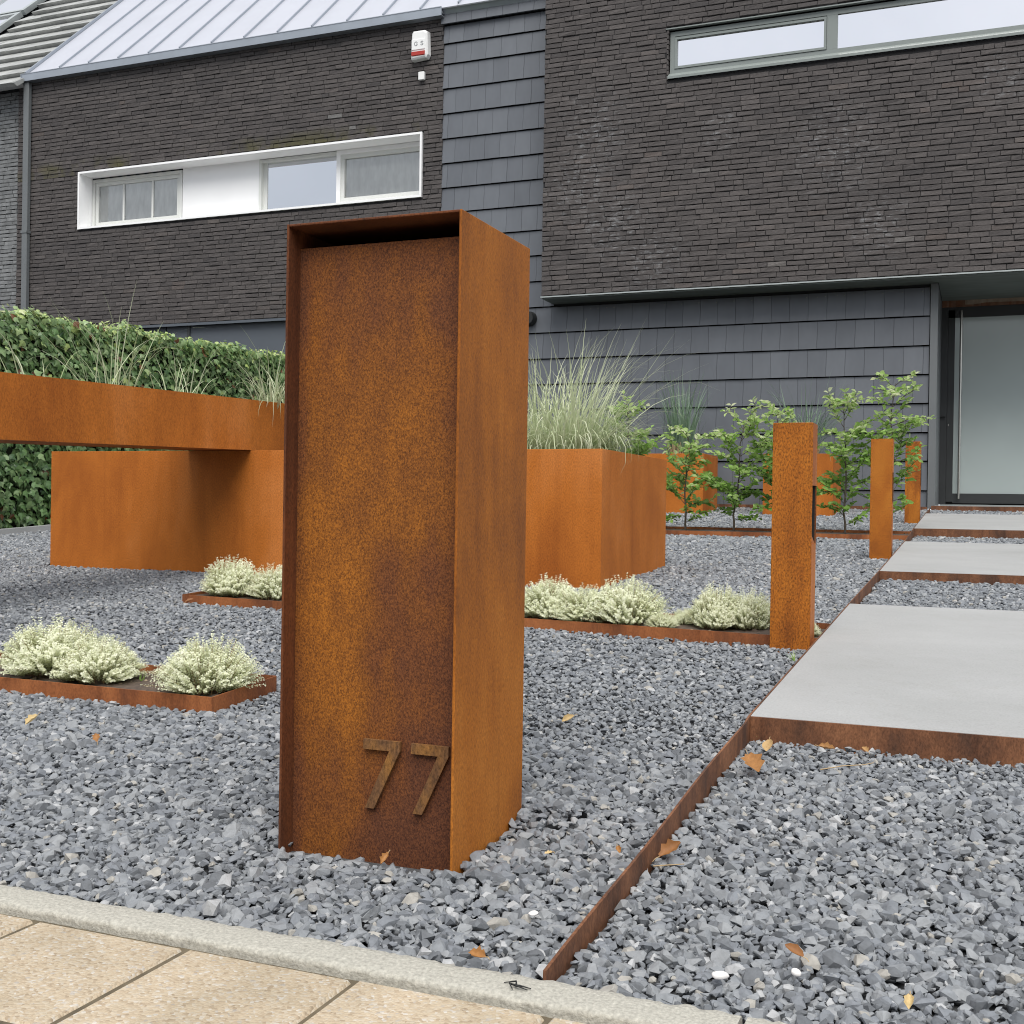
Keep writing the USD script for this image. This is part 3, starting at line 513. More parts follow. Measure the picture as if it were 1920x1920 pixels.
door = part("door", M_doorframe, house, lambda b: (b.box(-0.63, -0.52, YD - .02, YD + .05, 0.935, 3.904), b.box(-0.517, -0.425, YD - .012, YD + .05, 0.975, 3.86), b.box(-0.517, 2.4, YD - .012, YD + .05, 3.747, 3.904), b.box(-0.424, 2.4, YD - .012, YD + .05, 0.955, 1.10)), label="front door of frosted glass in an anthracite frame")
part("glass_panel", M_frost, door, lambda b: b.box(-0.424, 2.2, YD + .012, YD + .03, 1.0995, 3.7475))
part("added_backing", M_dark, door, lambda b: b.box(-0.60, 2.45, YD + .051, YD + .12, 0.92, 3.95))  # dark box added behind the door so no light shows through gaps
part("threshold", M_trim, door, lambda b: b.box(-0.60, 2.4, YD - .06, YD + .05, 0.906, 0.934))
hd = part("handle", M_steel, door, lambda b: b.tube([(-0.336, YD - .085, 1.02), (-0.336, YD - .085, 3.84)], 0.018, 10), smooth=40)
part("handle_post", M_steel, hd, lambda b: (b.tube([(-0.336, YD - .085, 1.3), (-0.336, YD + .012, 1.3)], 0.01, 6), b.tube([(-0.336, YD - .085, 3.6), (-0.336, YD + .012, 3.6)], 0.01, 6)))
part("key_lock", M_steel, door, lambda b: (b.cbox(-0.503, -0.487, YD - .022, YD - .0125, 2.115, 2.15, .003),))
part("lever", M_dark, door, lambda b: b.tube([(-0.60, YD - .03, 2.25), (-0.60, YD - .06, 2.25), (-0.54, YD - .065, 2.25)], 0.012, 6))
part("base_strip", M_edge, house, lambda b: b.box(-8.3, -0.715, YS - .085, YS - .068, 0.70, 0.885))

# zinc roof and gutter
TH = math.radians(43.3)
def on_roof(x, s, h): return (x, 17.12 + s*math.cos(TH) - h*math.sin(TH), 8.88 + s*math.sin(TH) + h*math.cos(TH))
def roof_box(b, x0, x1, s0, s1, h0, h1, tone=None):
    v = [on_roof(x, s, h) for h in (h0, h1) for s in (s0, s1) for x in (x0, x1)]
    b.add(v, [(0, 2, 3, 1), (4, 5, 7, 6), (0, 1, 5, 4), (2, 6, 7, 3), (0, 4, 6, 2), (1, 3, 7, 5)], tone)
roof = part("roof", M_seam, house, lambda b: roof_box(b, -16.98, -6.35, 0.02, 7.0, -0.12, -0.02))
xs = [-16.98] + [-16.233 + 0.687*k for k in range(0, 15)] + [-6.36]
xs = [x for x in xs if x <= -6.36]
for a, b2 in zip(xs[:-1], xs[1:]):
    if b2 - a > 0.05:
        rp = part("roof_panel", M_zinc, roof, lambda b: roof_box(b, a + .004, b2 - .004, 0.0, 7.0, -0.02, 0.0))
for x in xs[1:-1]: part("standing_seam", M_seam, roof, lambda b: roof_box(b, x - .012, x + .012, 0.07, 7.0, -.01, .032))
part("verge_seam", M_seam, roof, lambda b: roof_box(b, -17.02, -16.985, 0.0, 7.0, -0.03, 0.05))
part("gutter", M_seam, house, lambda b: (b.box(-17.10, -8.26, 17.10, 17.118, 8.772, 8.885), b.box(-17.10, -8.26, 17.10, 17.24, 8.755, 8.7715), b.box(-17.10, -8.26, 17.118, 17.236, 8.80, 8.83), b.box(-17.10, -8.26, 17.094, 17.106, 8.8855, 8.898), b.box(-17.115, -17.1005, 17.09, 17.24, 8.75, 8.9)))
part("drain_pipe", M_jamb, house, lambda b: (b.cbox(-17.095, -16.965, 17.14, 17.235, 2.0, 8.75, .012), b.box(-17.105, -16.955, 17.13, 17.238, 5.88, 5.93)))

# neighbour's house at far left
nb = thing("neighbour_house", "adjoining house at the far left with pale tiled roof and lighter grey brick", "house")
part("wall_core", M_mortar, nb, lambda b: b.box(-26, -17.34, 17.32, 18.2, 0.5, 8.7))
nbr = MB(); nr = np.random.default_rng(8)
for (vf, cx, cz, w) in courses(nr, -20.5, -17.335, 0.8, 8.68, 17.30): nbr.add(*vf, tone=nr.uniform(0, 1))
nbr.build("brickwork", M_brickgrey, nb, tone=True, kind="stuff")
nroof = part("roof", M_batten, nb, lambda b: roof_box(b, -26, -17.03, 0.0, 7.5, -0.3, -0.125))
part("gutter", M_white, nb, lambda b: (b.box(-26, -17.12, 17.10, 17.25, 8.70, 8.745)))
tl = MB(); s = -0.36; k = 0
while s < 7.0:
    x = -23.5 + (0.2 if k % 2 else 0)
    while x < -17.05:
        b2 = min(x + 0.40, -17.045)
        hid = s > 2.25 and s < 5.9 and b2 > -21.7 and x < -20.0
        if b2 - x > 0.03 and not hid:
            h = nr.normal(0, .004)
            v = [on_roof(xx, ss, hh) for xx, ss, hh in ((x+.004, s, 0.02+h), (b2, s, 0.02+h), (b2, s+.56, -.075), (x+.004, s+.56, -.075), (x+.004, s+.045, -.075+h), (b2, s+.045, -.075+h), (b2, s+.56, -.12), (x+.004, s+.56, -.12))]
            f = [(0, 1, 2, 3), (0, 4, 5, 1), (1, 5, 6, 2), (0, 3, 7, 4)]
            q = project(np.mean(v, 0))
            if -20 < q[0] < 1900 and -20 < q[1]: MB().add(v, f, nr.uniform(0, 1)).build("roof_tile", M_rooftile, nroof, tone=True)
            else: tl.add(v, f, nr.uniform(0, 1))
        x += 0.40
    s += 0.475; k += 1
tl.build("roof_tiles", M_rooftile, nroof, tone=True, kind="stuff")
for s0, s1 in ((2.3, 4.02), (4.12, 5.85)):
    rwn = part("roof_window", M_trim, nroof, lambda b: (roof_box(b, -21.65, -21.55, s0, s1, -.06, .05), roof_box(b, -20.16, -20.05, s0, s1, -.06, .05), roof_box(b, -21.549, -20.161, s0, s0+.09, -.06, .05), roof_box(b, -21.549, -20.161, s1-.09, s1, -.06, .05)))
    part("pane", M_glass_sky, rwn, lambda b: b.add([on_roof(x, q, .012) for x, q in ((-21.55, s0+.09), (-20.16, s0+.09), (-20.16, s1-.09), (-21.55, s1-.09))], [(0, 1, 2, 3)]))

# alarm, sensor, lamp on the wall
al = thing("alarm_box", "white alarm siren box with red lens high on the left brick wall", "alarm", (-8.67, YL, 8.12))
def hull_box(b, pts): h = trimesh.convex.convex_hull(np.array(pts)); b.mesh(h)
sh = [(-.165, -.005), (-.15, .43), (-.12, .465), (.10, .465), (.15, .43), (.165, .05), (.13, -.005), (-.13, -.02)]
part("housing", M_plastic, al, lambda b: hull_box(b, [(x, -.012, z) for x, z in sh] + [(x*.93, -.10, .22 + (z-.22)*.96) for x, z in sh] + [(x*.78, -.125, .22 + (z-.22)*.85) for x, z in sh]), smooth=30)
part("lens", M_red, al, lambda b: hull_box(b, [(x, y, z) for x in (-.13, .11) for y, z in ((-.11, .03), (-.142, .05), (-.142, .105), (-.11, .125))]), smooth=30)
part("cover_plate", M_plastic, al, lambda b: b.cbox(-.132, .112, -.136, -.11, .135, .31, .006))
for ch, xx in (("G", -.085), ("S", .03)):
    g = meshkit.text_mesh(ch, 0.068, 0.002); g.apply_transform(trimesh.transformations.rotation_matrix(math.pi/2, [1, 0, 0])); g.apply_translation((xx, -.1365, .20)); MB().mesh(g).build("letter", M_ink, al)
se = thing("sensor_box", "small white sensor box on the brick below the alarm", "sensor", (-8.655, YL, 7.785))
part("body", M_plastic, se, lambda b: b.cbox(-.055, .055, -.065, -.008, 0, .135, .008))
part("foot", M_plastic, se, lambda b: b.box(-.045, .045, -.0079, .0, .01, .125))
lamp = thing("wall_lamp", "dark round wall lamp on the tile cladding beside the rust pillar", "lamp", (-6.70, YS - .02, 3.78))
part("shade", M_dark, lamp, lambda b: b.tube([(0, -.02, 0), (0, -.16, 0)], [.12, .10], 18), smooth=40)
part("mount", M_doorframe, lamp, lambda b: b.tube([(0, .02, 0), (0, -.02, 0)], .07, 12), smooth=40)

# ------------------------------------------------------------------ pillar with house number
pil = thing("letterbox_pillar", "tall rusted steel letterbox pillar with the number 77", "letterbox", (-1.258, 2.267, 0))
X0, X1, D, T, H = -0.2185, 0.2185, 0.405, 0.006, 1.434
part("side_plate", M_side, pil, lambda b: b.cbox(X1 - T, X1, 0, D, -0.15, H, .0012))
part("side_plate", M_inner_shade, pil, lambda b: b.cbox(X0, X0 + T, 0, D, -0.15, H, .0012))
part("top_plate", M_inner_shade, pil, lambda b: b.cbox(X0 + T + .0003, X1 - T - .0003, 0.0, D - T, H - T, H - .0004, .0012))
part("back_plate", M_inner_shade, pil, lambda b: b.box(X0 + T + .0003, X1 - T - .0003, D - T + .0003, D - .0004, -0.15, H - .0006))
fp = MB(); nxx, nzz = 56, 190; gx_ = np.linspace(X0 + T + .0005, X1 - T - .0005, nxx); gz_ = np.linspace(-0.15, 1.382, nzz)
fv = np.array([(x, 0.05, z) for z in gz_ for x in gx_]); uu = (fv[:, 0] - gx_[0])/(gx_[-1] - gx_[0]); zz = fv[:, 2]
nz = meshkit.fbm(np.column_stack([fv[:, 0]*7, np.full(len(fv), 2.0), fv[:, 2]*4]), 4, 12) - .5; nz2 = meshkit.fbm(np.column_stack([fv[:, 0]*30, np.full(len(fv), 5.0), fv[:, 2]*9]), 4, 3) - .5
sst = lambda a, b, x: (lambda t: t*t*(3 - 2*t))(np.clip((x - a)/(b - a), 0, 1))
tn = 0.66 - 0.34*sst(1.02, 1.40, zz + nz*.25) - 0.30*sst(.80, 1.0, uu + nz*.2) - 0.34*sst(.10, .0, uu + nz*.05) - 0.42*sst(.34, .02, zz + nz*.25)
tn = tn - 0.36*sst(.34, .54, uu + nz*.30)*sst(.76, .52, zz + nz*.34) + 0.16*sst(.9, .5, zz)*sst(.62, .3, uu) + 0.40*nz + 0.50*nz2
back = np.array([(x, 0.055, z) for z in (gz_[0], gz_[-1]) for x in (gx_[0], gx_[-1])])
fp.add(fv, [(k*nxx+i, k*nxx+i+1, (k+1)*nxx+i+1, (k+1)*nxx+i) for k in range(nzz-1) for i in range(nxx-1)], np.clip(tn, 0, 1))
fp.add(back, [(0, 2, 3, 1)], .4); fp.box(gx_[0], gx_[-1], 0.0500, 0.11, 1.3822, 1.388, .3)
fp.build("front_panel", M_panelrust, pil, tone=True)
part("letter_tray", M_dark, pil, lambda b: b.box(X0 + T + .001, X1 - T - .001, 0.12, D - T - .002, 1.15, 1.16))
seven = [(0.0, 1.0), (0.585, 1.0), (0.585, 0.93), (0.585, 0.83), (0.155, 0.0), (0.0, 0.0), (0.405, 0.855), (0.0, 0.855)]
seven = [(0.0, 1.0), (0.60, 1.0), (0.60, 0.86), (0.19, 0.0), (0.04, 0.0), (0.43, 0.855), (0.0, 0.855)]
from shapely.geometry import Polygon
for xx, zz in ((-1.281, 0.120), (-1.1615, 0.1195)):
    m = trimesh.creation.extrude_polygon(Polygon([(a*0.152, c*0.154) for a, c in seven]), 0.010, engine="earcut")
    m.apply_transform(trimesh.transformations.rotation_matrix(math.pi/2, [1, 0, 0])); m.apply_translation((xx + 1.258, 0.0485, zz)); MB().mesh(m).build("digit", M_digit, pil)

# ------------------------------------------------------------------ bollards
def make_bollard(label, loc):
    t = thing("light_bollard", label, "bollard", loc, group=None)
    W, DD, HH = 0.176, 0.150, 1.0; n0, n1 = 0.462, 0.722
    part("front_plate", M_boll, t, lambda b: b.cbox(0, W, 0, 0.006, -0.08, HH, .0015))
    part("back_plate", M_inner_shade, t, lambda b: b.box(0.0005, W - .0005, DD - .006, DD, -0.08, HH - .001))  # darker rust colour stands in for shade seen through the notch
    part("side_plate", M_bollside, t, lambda b: b.box(0, 0.006, 0.0065, DD - .0065, -0.08, HH - .001))
    part("side_plate", M_bollside, t, lambda b: (b.box(W - .006, W, 0.0065, DD - .0065, n1, HH - .001), b.box(W - .006, W, 0.0065, DD - .0065, -0.08, n0)))
    part("top_plate", M_bollside, t, lambda b: b.box(0.0065, W - .0065, 0.0065, DD - .0065, HH - .008, HH - .002))
    part("recess_shade_liner", M_dark, t, lambda b: (b.box(0.05, 0.056, 0.0066, DD - .0066, n0 - .05, n1 + .02), b.box(0.0562, W - .0065, DD - .013, DD - .0068, n0, n1), b.box(0.0562, W - .0065, 0.0066, 0.010, n0, n1), b.box(0.0562, W - .0062, 0.0066, DD - .0066, n1, n1 + .006)))  # near-black liner: shade inside the notch is put into its colour
    part("recess_sill", M_bollside, t, lambda b: b.add([(W - .004, .0067, n0 + .045), (W - .004, DD - .0067, n0 - .003), (0.0562, DD - .0067, n0 + .05), (0.0562, .0067, n0 + .09), (W - .004, .0067, n0 - .006), (W - .004, DD - .0067, n0 - .006), (0.0562, DD - .0067, n0 - .006), (0.0562, .0067, n0 - .006)], [(0, 1, 2, 3), (4, 7, 6, 5), (0, 4, 5, 1), (1, 5, 6, 2), (2, 6, 7, 3), (3, 7, 4, 0)]))
    return t
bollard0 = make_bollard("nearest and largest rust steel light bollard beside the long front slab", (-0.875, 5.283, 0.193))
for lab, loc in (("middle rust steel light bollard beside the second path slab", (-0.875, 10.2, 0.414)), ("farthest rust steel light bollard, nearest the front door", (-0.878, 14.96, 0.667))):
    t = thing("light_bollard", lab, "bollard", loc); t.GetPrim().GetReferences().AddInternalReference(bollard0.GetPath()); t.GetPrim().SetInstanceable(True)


# ------------------------------------------------------------------ planters, trough
def open_box(t, mat, x0, x1, y0, y1, z0, z1, th=0.006, soil=0.06):
    part("front_panel", mat, t, lambda b: b.cbox(x0, x1, y0, y0 + th, z0, z1, .0015))
    part("back_panel", mat, t, lambda b: b.box(x0, x1, y1 - th, y1, z0, z1 - .0005))
    part("side_panel", mat, t, lambda b: b.cbox(x1 - th, x1, y0 + th + .0003, y1 - th - .0003, z0, z1, .001))
    part("side_panel", mat, t, lambda b: b.cbox(x0, x0 + th, y0 + th + .0003, y1 - th - .0003, z0, z1, .001))
    part("soil", M_soil, t, lambda b: b.box(x0 + th + .001, x1 - th - .001, y0 + th + .001, y1 - th - .001, z1 - soil - .1, z1 - soil))
lp = thing("long_planter", "long low rust steel planter box behind the pillar, under the trough", "planter")
open_box(lp, M_plant, -6.935, -2.312, 7.30, 8.98, 0.15, 1.188)
tg = thing("steel_trough", "raised rust steel trough cantilevered out over the long planter", "trough")
Yt0, Yt1, Yt2, XT = 3.0, 7.415, 8.5, -5.037
zb = lambda y: 1.128 + 0.0262*(y - 4.915); zt_ = lambda y: 1.502 + 0.0262*(y - 4.915)
def sloped(b, x0, x1, y0, y1, zlo, zhi):
    v = [(x0, y0, zlo(y0)), (x1, y0, zlo(y0)), (x0, y1, zlo(y1)), (x1, y1, zlo(y1)), (x0, y0, zhi(y0)), (x1, y0, zhi(y0)), (x0, y1, zhi(y1)), (x1, y1, zhi(y1))]
    b.add(v, [(0, 2, 3, 1), (4, 5, 7, 6), (0, 1, 5, 4), (2, 6, 7, 3), (0, 4, 6, 2), (1, 3, 7, 5)])
part("side_panel", M_plant, tg, lambda b: sloped(b, XT - .008, XT, Yt0, Yt1, zb, zt_))
part("side_panel", M_plant, tg, lambda b: sloped(b, XT - .008, XT - .0012, Yt1 + .002, Yt2, zb, zt_))
part("side_panel", M_plant, tg, lambda b: sloped(b, -5.60, -5.592, Yt0, Yt2, zb, zt_))
part("bottom_plate", M_plant, tg, lambda b: sloped(b, -5.5915, XT - .0085, Yt0, Yt2, lambda y: zb(y) + .001, lambda y: zb(y) + .008))
part("front_end", M_plant, tg, lambda b: sloped(b, -5.5915, XT - .0085, Yt0, Yt0 + .008, lambda y: zb(y) + .0085, lambda y: zt_(y) - .001))
part("back_end", M_plant, tg, lambda b: sloped(b, -5.5915, XT - .0085, Yt2 - .008, Yt2, lambda y: zb(y) + .0085, lambda y: zt_(y) - .001))
part("soil", M_soil, tg, lambda b: sloped(b, -5.59, XT - .01, Yt0 + .01, Yt2 - .01, lambda y: zt_(y) - .2, lambda y: zt_(y) - .07))
p2 = thing("cube_planter", "cube shaped rust steel planter against the tile wall, half hidden by the long planter", "planter")
open_box(p2, M_plant, -4.56, -3.60, 16.0, 16.95, 0.6, 1.58)
p3 = thing("cube_planter", "cube shaped rust steel planter against the tile wall, behind the nearest bollard", "planter")
open_box(p3, M_plant, -2.775, -1.85, 16.0, 16.95, 0.6, 1.572)

# ------------------------------------------------------------------ across the street (unseen houses added to block low sky light; also reflected in the glass)
M_opp = mat_plain("opposite_brick", (0.17, 0.11, 0.085), rough=0.9, var=0.2, scale=2.0)
M_opproof = mat_plain("opposite_roof", (0.07, 0.07, 0.075), rough=0.8, var=0.15)
for i, (x0, lab) in enumerate(((-33, "unseen brick house added across the street to the left"), (-11, "unseen brick house added straight across the street"), (11, "unseen brick house added across the street to the right"))):
    t = thing("added_opposite_house", lab, "house", (x0, -17, -0.12)); w = 19.0
    part("wall", M_opp, t, lambda b: b.box(0, w, -9, 0, 0, 5.6))
    part("roof", M_opproof, t, lambda b: hull_box(b, [(-.3, .5, 5.5), (w+.3, .5, 5.5), (-.3, -9.5, 5.5), (w+.3, -9.5, 5.5), (-.3, -4.5, 9.4), (w+.3, -4.5, 9.4)]))
    for zz in (0.9, 3.5):
        for xx in (1.6, 6.2, 10.8, 15.4):
            wf = part("window", M_white, t, lambda b: frame(b, xx, xx+2.0, zz, zz+1.5, .09, .0, .06)); part("pane", M_dark, wf, lambda b: b.box(xx+.09, xx+1.91, .005, .02, zz+.09, zz+1.41))

# ------------------------------------------------------------------ path: edging, slabs
def strip_y(b, x0, x1, ys, ztop, depth=0.2):
    for a, c in zip(ys[:-1], ys[1:]):
        sloped(b, x0, x1, a, c, lambda y: ztop(y) - depth, ztop)
ed = thing("path_edging", "long rusted steel edging strip along the left side of the slab path", "edging")
ry = np.random.default_rng(4); wob = lambda y: 0.004*math.sin(y*2.1) + 0.003*math.sin(y*5.3 + 1)
def edging(b, y0, y1, step):
    ys = np.arange(y0, y1 + 1e-6, step)
    for a, c in zip(ys[:-1], ys[1:]):
        v = [(-0.6655 + wob(a)*(a < 3.6), a, path_z(a) - .2), (-0.6595 + wob(a)*(a < 3.6), a, path_z(a) - .2), (-0.6655 + wob(c)*(c < 3.6), c, path_z(c) - .2), (-0.6595 + wob(c)*(c < 3.6), c, path_z(c) - .2)]
        v += [(x, y, z + .2 + (0.0035 if y < 3.63 else 0.001)) for x, y, z in v]
        b.add(v, [(0, 2, 3, 1), (4, 5, 7, 6), (0, 1, 5, 4), (2, 6, 7, 3), (0, 4, 6, 2), (1, 3, 7, 5)])
part("near_strip", M_edge, ed, lambda b: edging(b, 1.835, 3.635, 0.1))
part("far_strip", M_edge, ed, lambda b: edging(b, 3.6355, 17.19, 0.4))
for y0, y1, lab in ((3.64, 6.557, "largest pale concrete path slab, nearest the pavement"), (8.523, 11.367, "middle pale concrete path slab"), (12.879, 15.574, "last pale concrete path slab, nearest the front door")):
    t = thing("path_slab", lab, "slab")
    part("slab_top", M_concrete, t, lambda b: sloped(b, -0.6585, 1.6, y0 + .0065, y1, lambda y: path_z(y) - .05, path_z))
    part("steel_riser", M_edge, t, lambda b: sloped(b, -0.6585, 1.6, y0, y0 + .006, lambda y: path_z(y) - .22, lambda y: path_z(y) - .001))

# ------------------------------------------------------------------ planting beds
def bed(label, outline, soil_outline):
    t = thing("planting_bed", label, "flower bed")
    for (xa, ya), (xb, yb) in outline:
        d = np.array([xb-xa, yb-ya]); d = d/np.linalg.norm(d); nrm = np.array([-d[1], d[0]])*0.005
        ns = max(1, int(math.hypot(xb-xa, yb-ya)/0.6)); b = MB()
        for k in range(ns):
            p0, p1 = np.array([xa, ya]) + (np.array([xb, yb]) - (xa, ya))*k/ns, np.array([xa, ya]) + (np.array([xb, yb]) - (xa, ya))*(k+1)/ns
            v = [(*p0, 0), (*(p0+nrm), 0), (*p1, 0), (*(p1+nrm), 0)]; v = [(x, y, ground(y) - .15) for x, y, z in v] + [(x, y, ground(y) + .05) for x, y, z in v]
            b.add(v, [(0, 2, 3, 1), (4, 5, 7, 6), (0, 1, 5, 4), (2, 6, 7, 3), (0, 4, 6, 2), (1, 3, 7, 5)])
        b.build("edging_strip", M_edge2, t)
    b = MB(); pts = np.array(soil_outline, float); nseg = 24
    (ax, ay), (bx, by), (cx, cy), (dx, dy) = pts; vv = []
    for i in range(nseg+1):
        for j in range(5):
            u, w = i/nseg, j/4; x = (ax*(1-u)+bx*u)*(1-w) + (dx*(1-u)+cx*u)*w; y = (ay*(1-u)+by*u)*(1-w) + (dy*(1-u)+cy*u)*w
            vv.append((x, y, ground(y) + 0.012 + 0.018*(meshkit.fbm(np.array([x*9, y*9, 0]), 3, 2)) + (0.012 if 0 < j < 4 else 0)))
    b.add(vv, [(i*5+j, (i+1)*5+j, (i+1)*5+j+1, i*5+j+1) for i in range(nseg) for j in range(4)])
    b.build("soil", M_soil, t, smooth=True)
    cr = MB(); r = np.random.default_rng(len(label))
    for _ in range(420):
        u, w = r.random(), r.uniform(.04, .96); x = (ax*(1-u)+bx*u)*(1-w) + (dx*(1-u)+cx*u)*w; y = (ay*(1-u)+by*u)*(1-w) + (dy*(1-u)+cy*u)*w
        if x < -7: continue
        m = trimesh.creation.icosphere(0, 1.0); vv = m.vertices*r.uniform(.6, 1.2, (len(m.vertices), 1))*r.lognormal(-5.0, .45)*np.array([1, 1, .7]); cr.add(vv + (x, y, ground(y) + .030), m.faces, float(r.choice([.1, .2, .35, .9], p=[.35, .35, .22, .08])))
    cr.build("soil_crumbs", M_crumb, t, tone=True, kind="stuff")
    return t
M_edge2 = mat_corten("corten_bed_edging", (0.34, 0.120, 0.040), (0.26, 0.087, 0.029), (0.15, 0.052, 0.022), grain=200, grain_amt=0.3, patch=4.0, streak=.2)
A = lambda x: float(bed_a(x)); B = lambda x: float(bed_b(x))
bed("rust steel edged planting bed at the left, nearest the pavement", [((-6, A(-6)), (-2.468, A(-2.46))), ((-2.465, A(-2.46)), (-2.465, A(-2.46)+.40)), ((-6, A(-6)+.40), (-2.472, A(-2.46)+.40))], [(-6, A(-6)+.006), (-2.47, A(-2.46)+.006), (-2.47, A(-2.46)+.39), (-6, A(-6)+.39)])
bed("rust steel edged planting bed running from behind the pillar to the nearest bollard", [((-4.37, B(-4.37)), (-0.87, B(-.87))), ((-0.869, B(-.87)), (-0.668, B(-.66))), ((-4.37, B(-4.37)+.49), (-0.668, B(-.66)+.49)), ((-4.372, B(-4.37)+.006), (-4.372, B(-4.37)+.485))], [(-4.36, B(-4.36)+.006), (-0.67, B(-.67)+.006), (-0.67, B(-.67)+.48), (-4.36, B(-4.36)+.48)])
bed("narrow steel edged bed with a row of young trees, farther back near the tile wall", [((-7.5, 12.32), (-0.668, 12.32)), ((-7.5, 12.94), (-0.668, 12.94))], [(-7.5, 12.33), (-0.67, 12.33), (-0.67, 12.93), (-7.5, 12.93)])

# ------------------------------------------------------------------ plants
def leaf_quads(b, base, direc, length, width, up, tone):
    """a pointed leaf of four triangles, folded along its midrib"""
    d = direc/norm3(direc); s = cross3(d, up); s /= norm3(s) + 1e-9; nn = cross3(s, d)
    tip = base + d*length; m1, m2 = base + d*length*0.38, base + d*length*0.7; fold = nn*width*0.22
    v = [base, m1 + s*width/2 + fold, m2 + s*width*0.36 + fold, tip, m2 - s*width*0.36 + fold, m1 - s*width/2 + fold, (m1+m2)/2]
    b.add(v, [(0, 1, 6), (1, 2, 6), (2, 3, 6), (3, 4, 6), (4, 5, 6), (5, 0, 6)], tone)
def thyme_parts(seed, R=0.18, Hh=0.18, stems=780):
    r = np.random.default_rng(seed); b, st = MB(), MB()
    vs, fs, ts = [], [], []; cnt = 0
    lump = r.uniform(0, 6.28, 5)
    for _ in range(stems):
        a = r.uniform(0, 6.28); q = r.random()**0.42
        reach = R*(1 + 0.13*math.sin(2*a + lump[0]) + 0.10*math.sin(3*a + lump[1]) + 0.06*math.sin(7*a+lump[2]))*r.uniform(.86, 1.08)
        root = np.array([math.cos(a), math.sin(a), 0])*q*R*0.60
        hh = Hh*max(.10, math.sqrt(max(0, 1 - 0.97*q*q)))*r.uniform(.74, 1.18)*(1 + .12*math.sin(3*a + lump[3] + q*4))
        top = np.array([math.cos(a)*q*reach, math.sin(a)*q*reach, hh])
        ctrl = root + (top - root)*np.array([.25, .25, .65])
        tt = np.linspace(0, 1, 17)[:, None]; curve = (1-tt)**2*root + 2*tt*(1-tt)*ctrl + tt**2*top
        if r.random() < 0.25: st.tube(curve[::4], np.linspace(.0015, .0007, 5), 3, tone=0.1)
        for i in range(3 if q > .8 else 5, 17):
            dirn = curve[i] - curve[i-1]; dirn /= norm3(dirn) + 1e-9; ph = r.uniform(0, 6.28)
            n_l = 4 if i > 13 else 3
            for k in range(n_l):
                an = ph + k*2*np.pi/n_l; e1 = cross3(dirn, [0.3, 0.1, 1.0]); e1 /= norm3(e1); e2 = cross3(dirn, e1)
                out = e1*math.cos(an) + e2*math.sin(an); d = out*0.85 + dirn*0.5; d /= norm3(d); s = cross3(d, dirn); s /= norm3(s) + 1e-9
                Ln, w = r.uniform(.0055, .0092), r.uniform(.0022, .0038); p = curve[i] + r.normal(0, .002, 3)
                vs += [p, p + d*Ln*.5 + s*w, p + d*Ln, p + d*Ln*.5 - s*w]; fs += [(cnt, cnt+1, cnt+2), (cnt, cnt+2, cnt+3)]; cnt += 4
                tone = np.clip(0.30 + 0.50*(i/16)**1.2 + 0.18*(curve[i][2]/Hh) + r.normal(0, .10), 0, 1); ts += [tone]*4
    b.add(np.array(vs), np.array(fs), np.array(ts)); return b, st
def class_of(name, builders):
    c = stage.CreateClassPrim("/World/Looks/" + name)
    for pn, mb, mat in builders:
        mb.build(pn, mat, c, tone=True, kind="stuff" if pn in ("foliage", "blades") else None)
    return c
thyme_cls = []
for k in range(4):
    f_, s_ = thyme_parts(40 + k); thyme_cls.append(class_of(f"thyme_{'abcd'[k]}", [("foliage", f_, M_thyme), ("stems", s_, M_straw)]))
def place(name, cls, label, cat, loc, rz, sc, group=None):
    sc = (sc[0]*1.07, sc[1]*1.07, sc[2]*.93); t = thing(name, label, cat, loc, rz, group, sc); t.GetPrim().GetReferences().AddInternalReference(cls.GetPath()); t.GetPrim().SetInstanceable(True); return t
tp = [(-3.40, 3.60, 1.15, 1.08, 0, "cream leaved cushion plant cut by the left edge of the picture"), (-3.12, 3.55, .95, .84, 1, "cream leaved cushion plant in the middle of the left front bed"), (-2.61, 3.53, .95, 1.0, 2, "cream leaved cushion plant at the right corner of the left front bed"),
      (-4.16, 5.86, 1.08, 1.18, 3, "cream leaved cushion plant at the left end of the bed behind the pillar"), (-3.83, 5.83, 1.0, 1.02, 1, "cream leaved cushion plant just left of the pillar"),
      (-2.06, 5.66, 1.05, 1.08, 0, "cream leaved cushion plant just right of the pillar"), (-1.84, 5.58, .95, .92, 3, "low cream leaved cushion plant between two bigger ones right of the pillar"), (-1.64, 5.60, 1.08, 1.15, 2, "tall cream leaved cushion plant in front of the planter's right corner"),
      (-1.185, 5.60, .80, 1.08, 1, "cream leaved cushion plant standing free left of the nearest bollard"), (-1.03, 5.62, .72, .98, 0, "cream leaved cushion plant touching the nearest bollard"),
      (-2.84, 3.66, .42, .42, 1, "small cream sprig on bare soil of the left front bed"), (-1.43, 5.52, .40, .38, 2, "small cream sprig in the gap of the bed right of the pillar"), (-1.36, 5.66, .36, .4, 3, "second small cream sprig in the gap, farther back"),
      (-0.74, 5.50, .33, .36, 0, "small cream sprig in the corner between bollard and path")]
for i, (x, y, s1, s2, k, lab) in enumerate(tp):
    place("cushion_plant", thyme_cls[k], lab, "plant", (x, y, ground(y) + 0.03), 1.3*i, (s1, s1, s2))

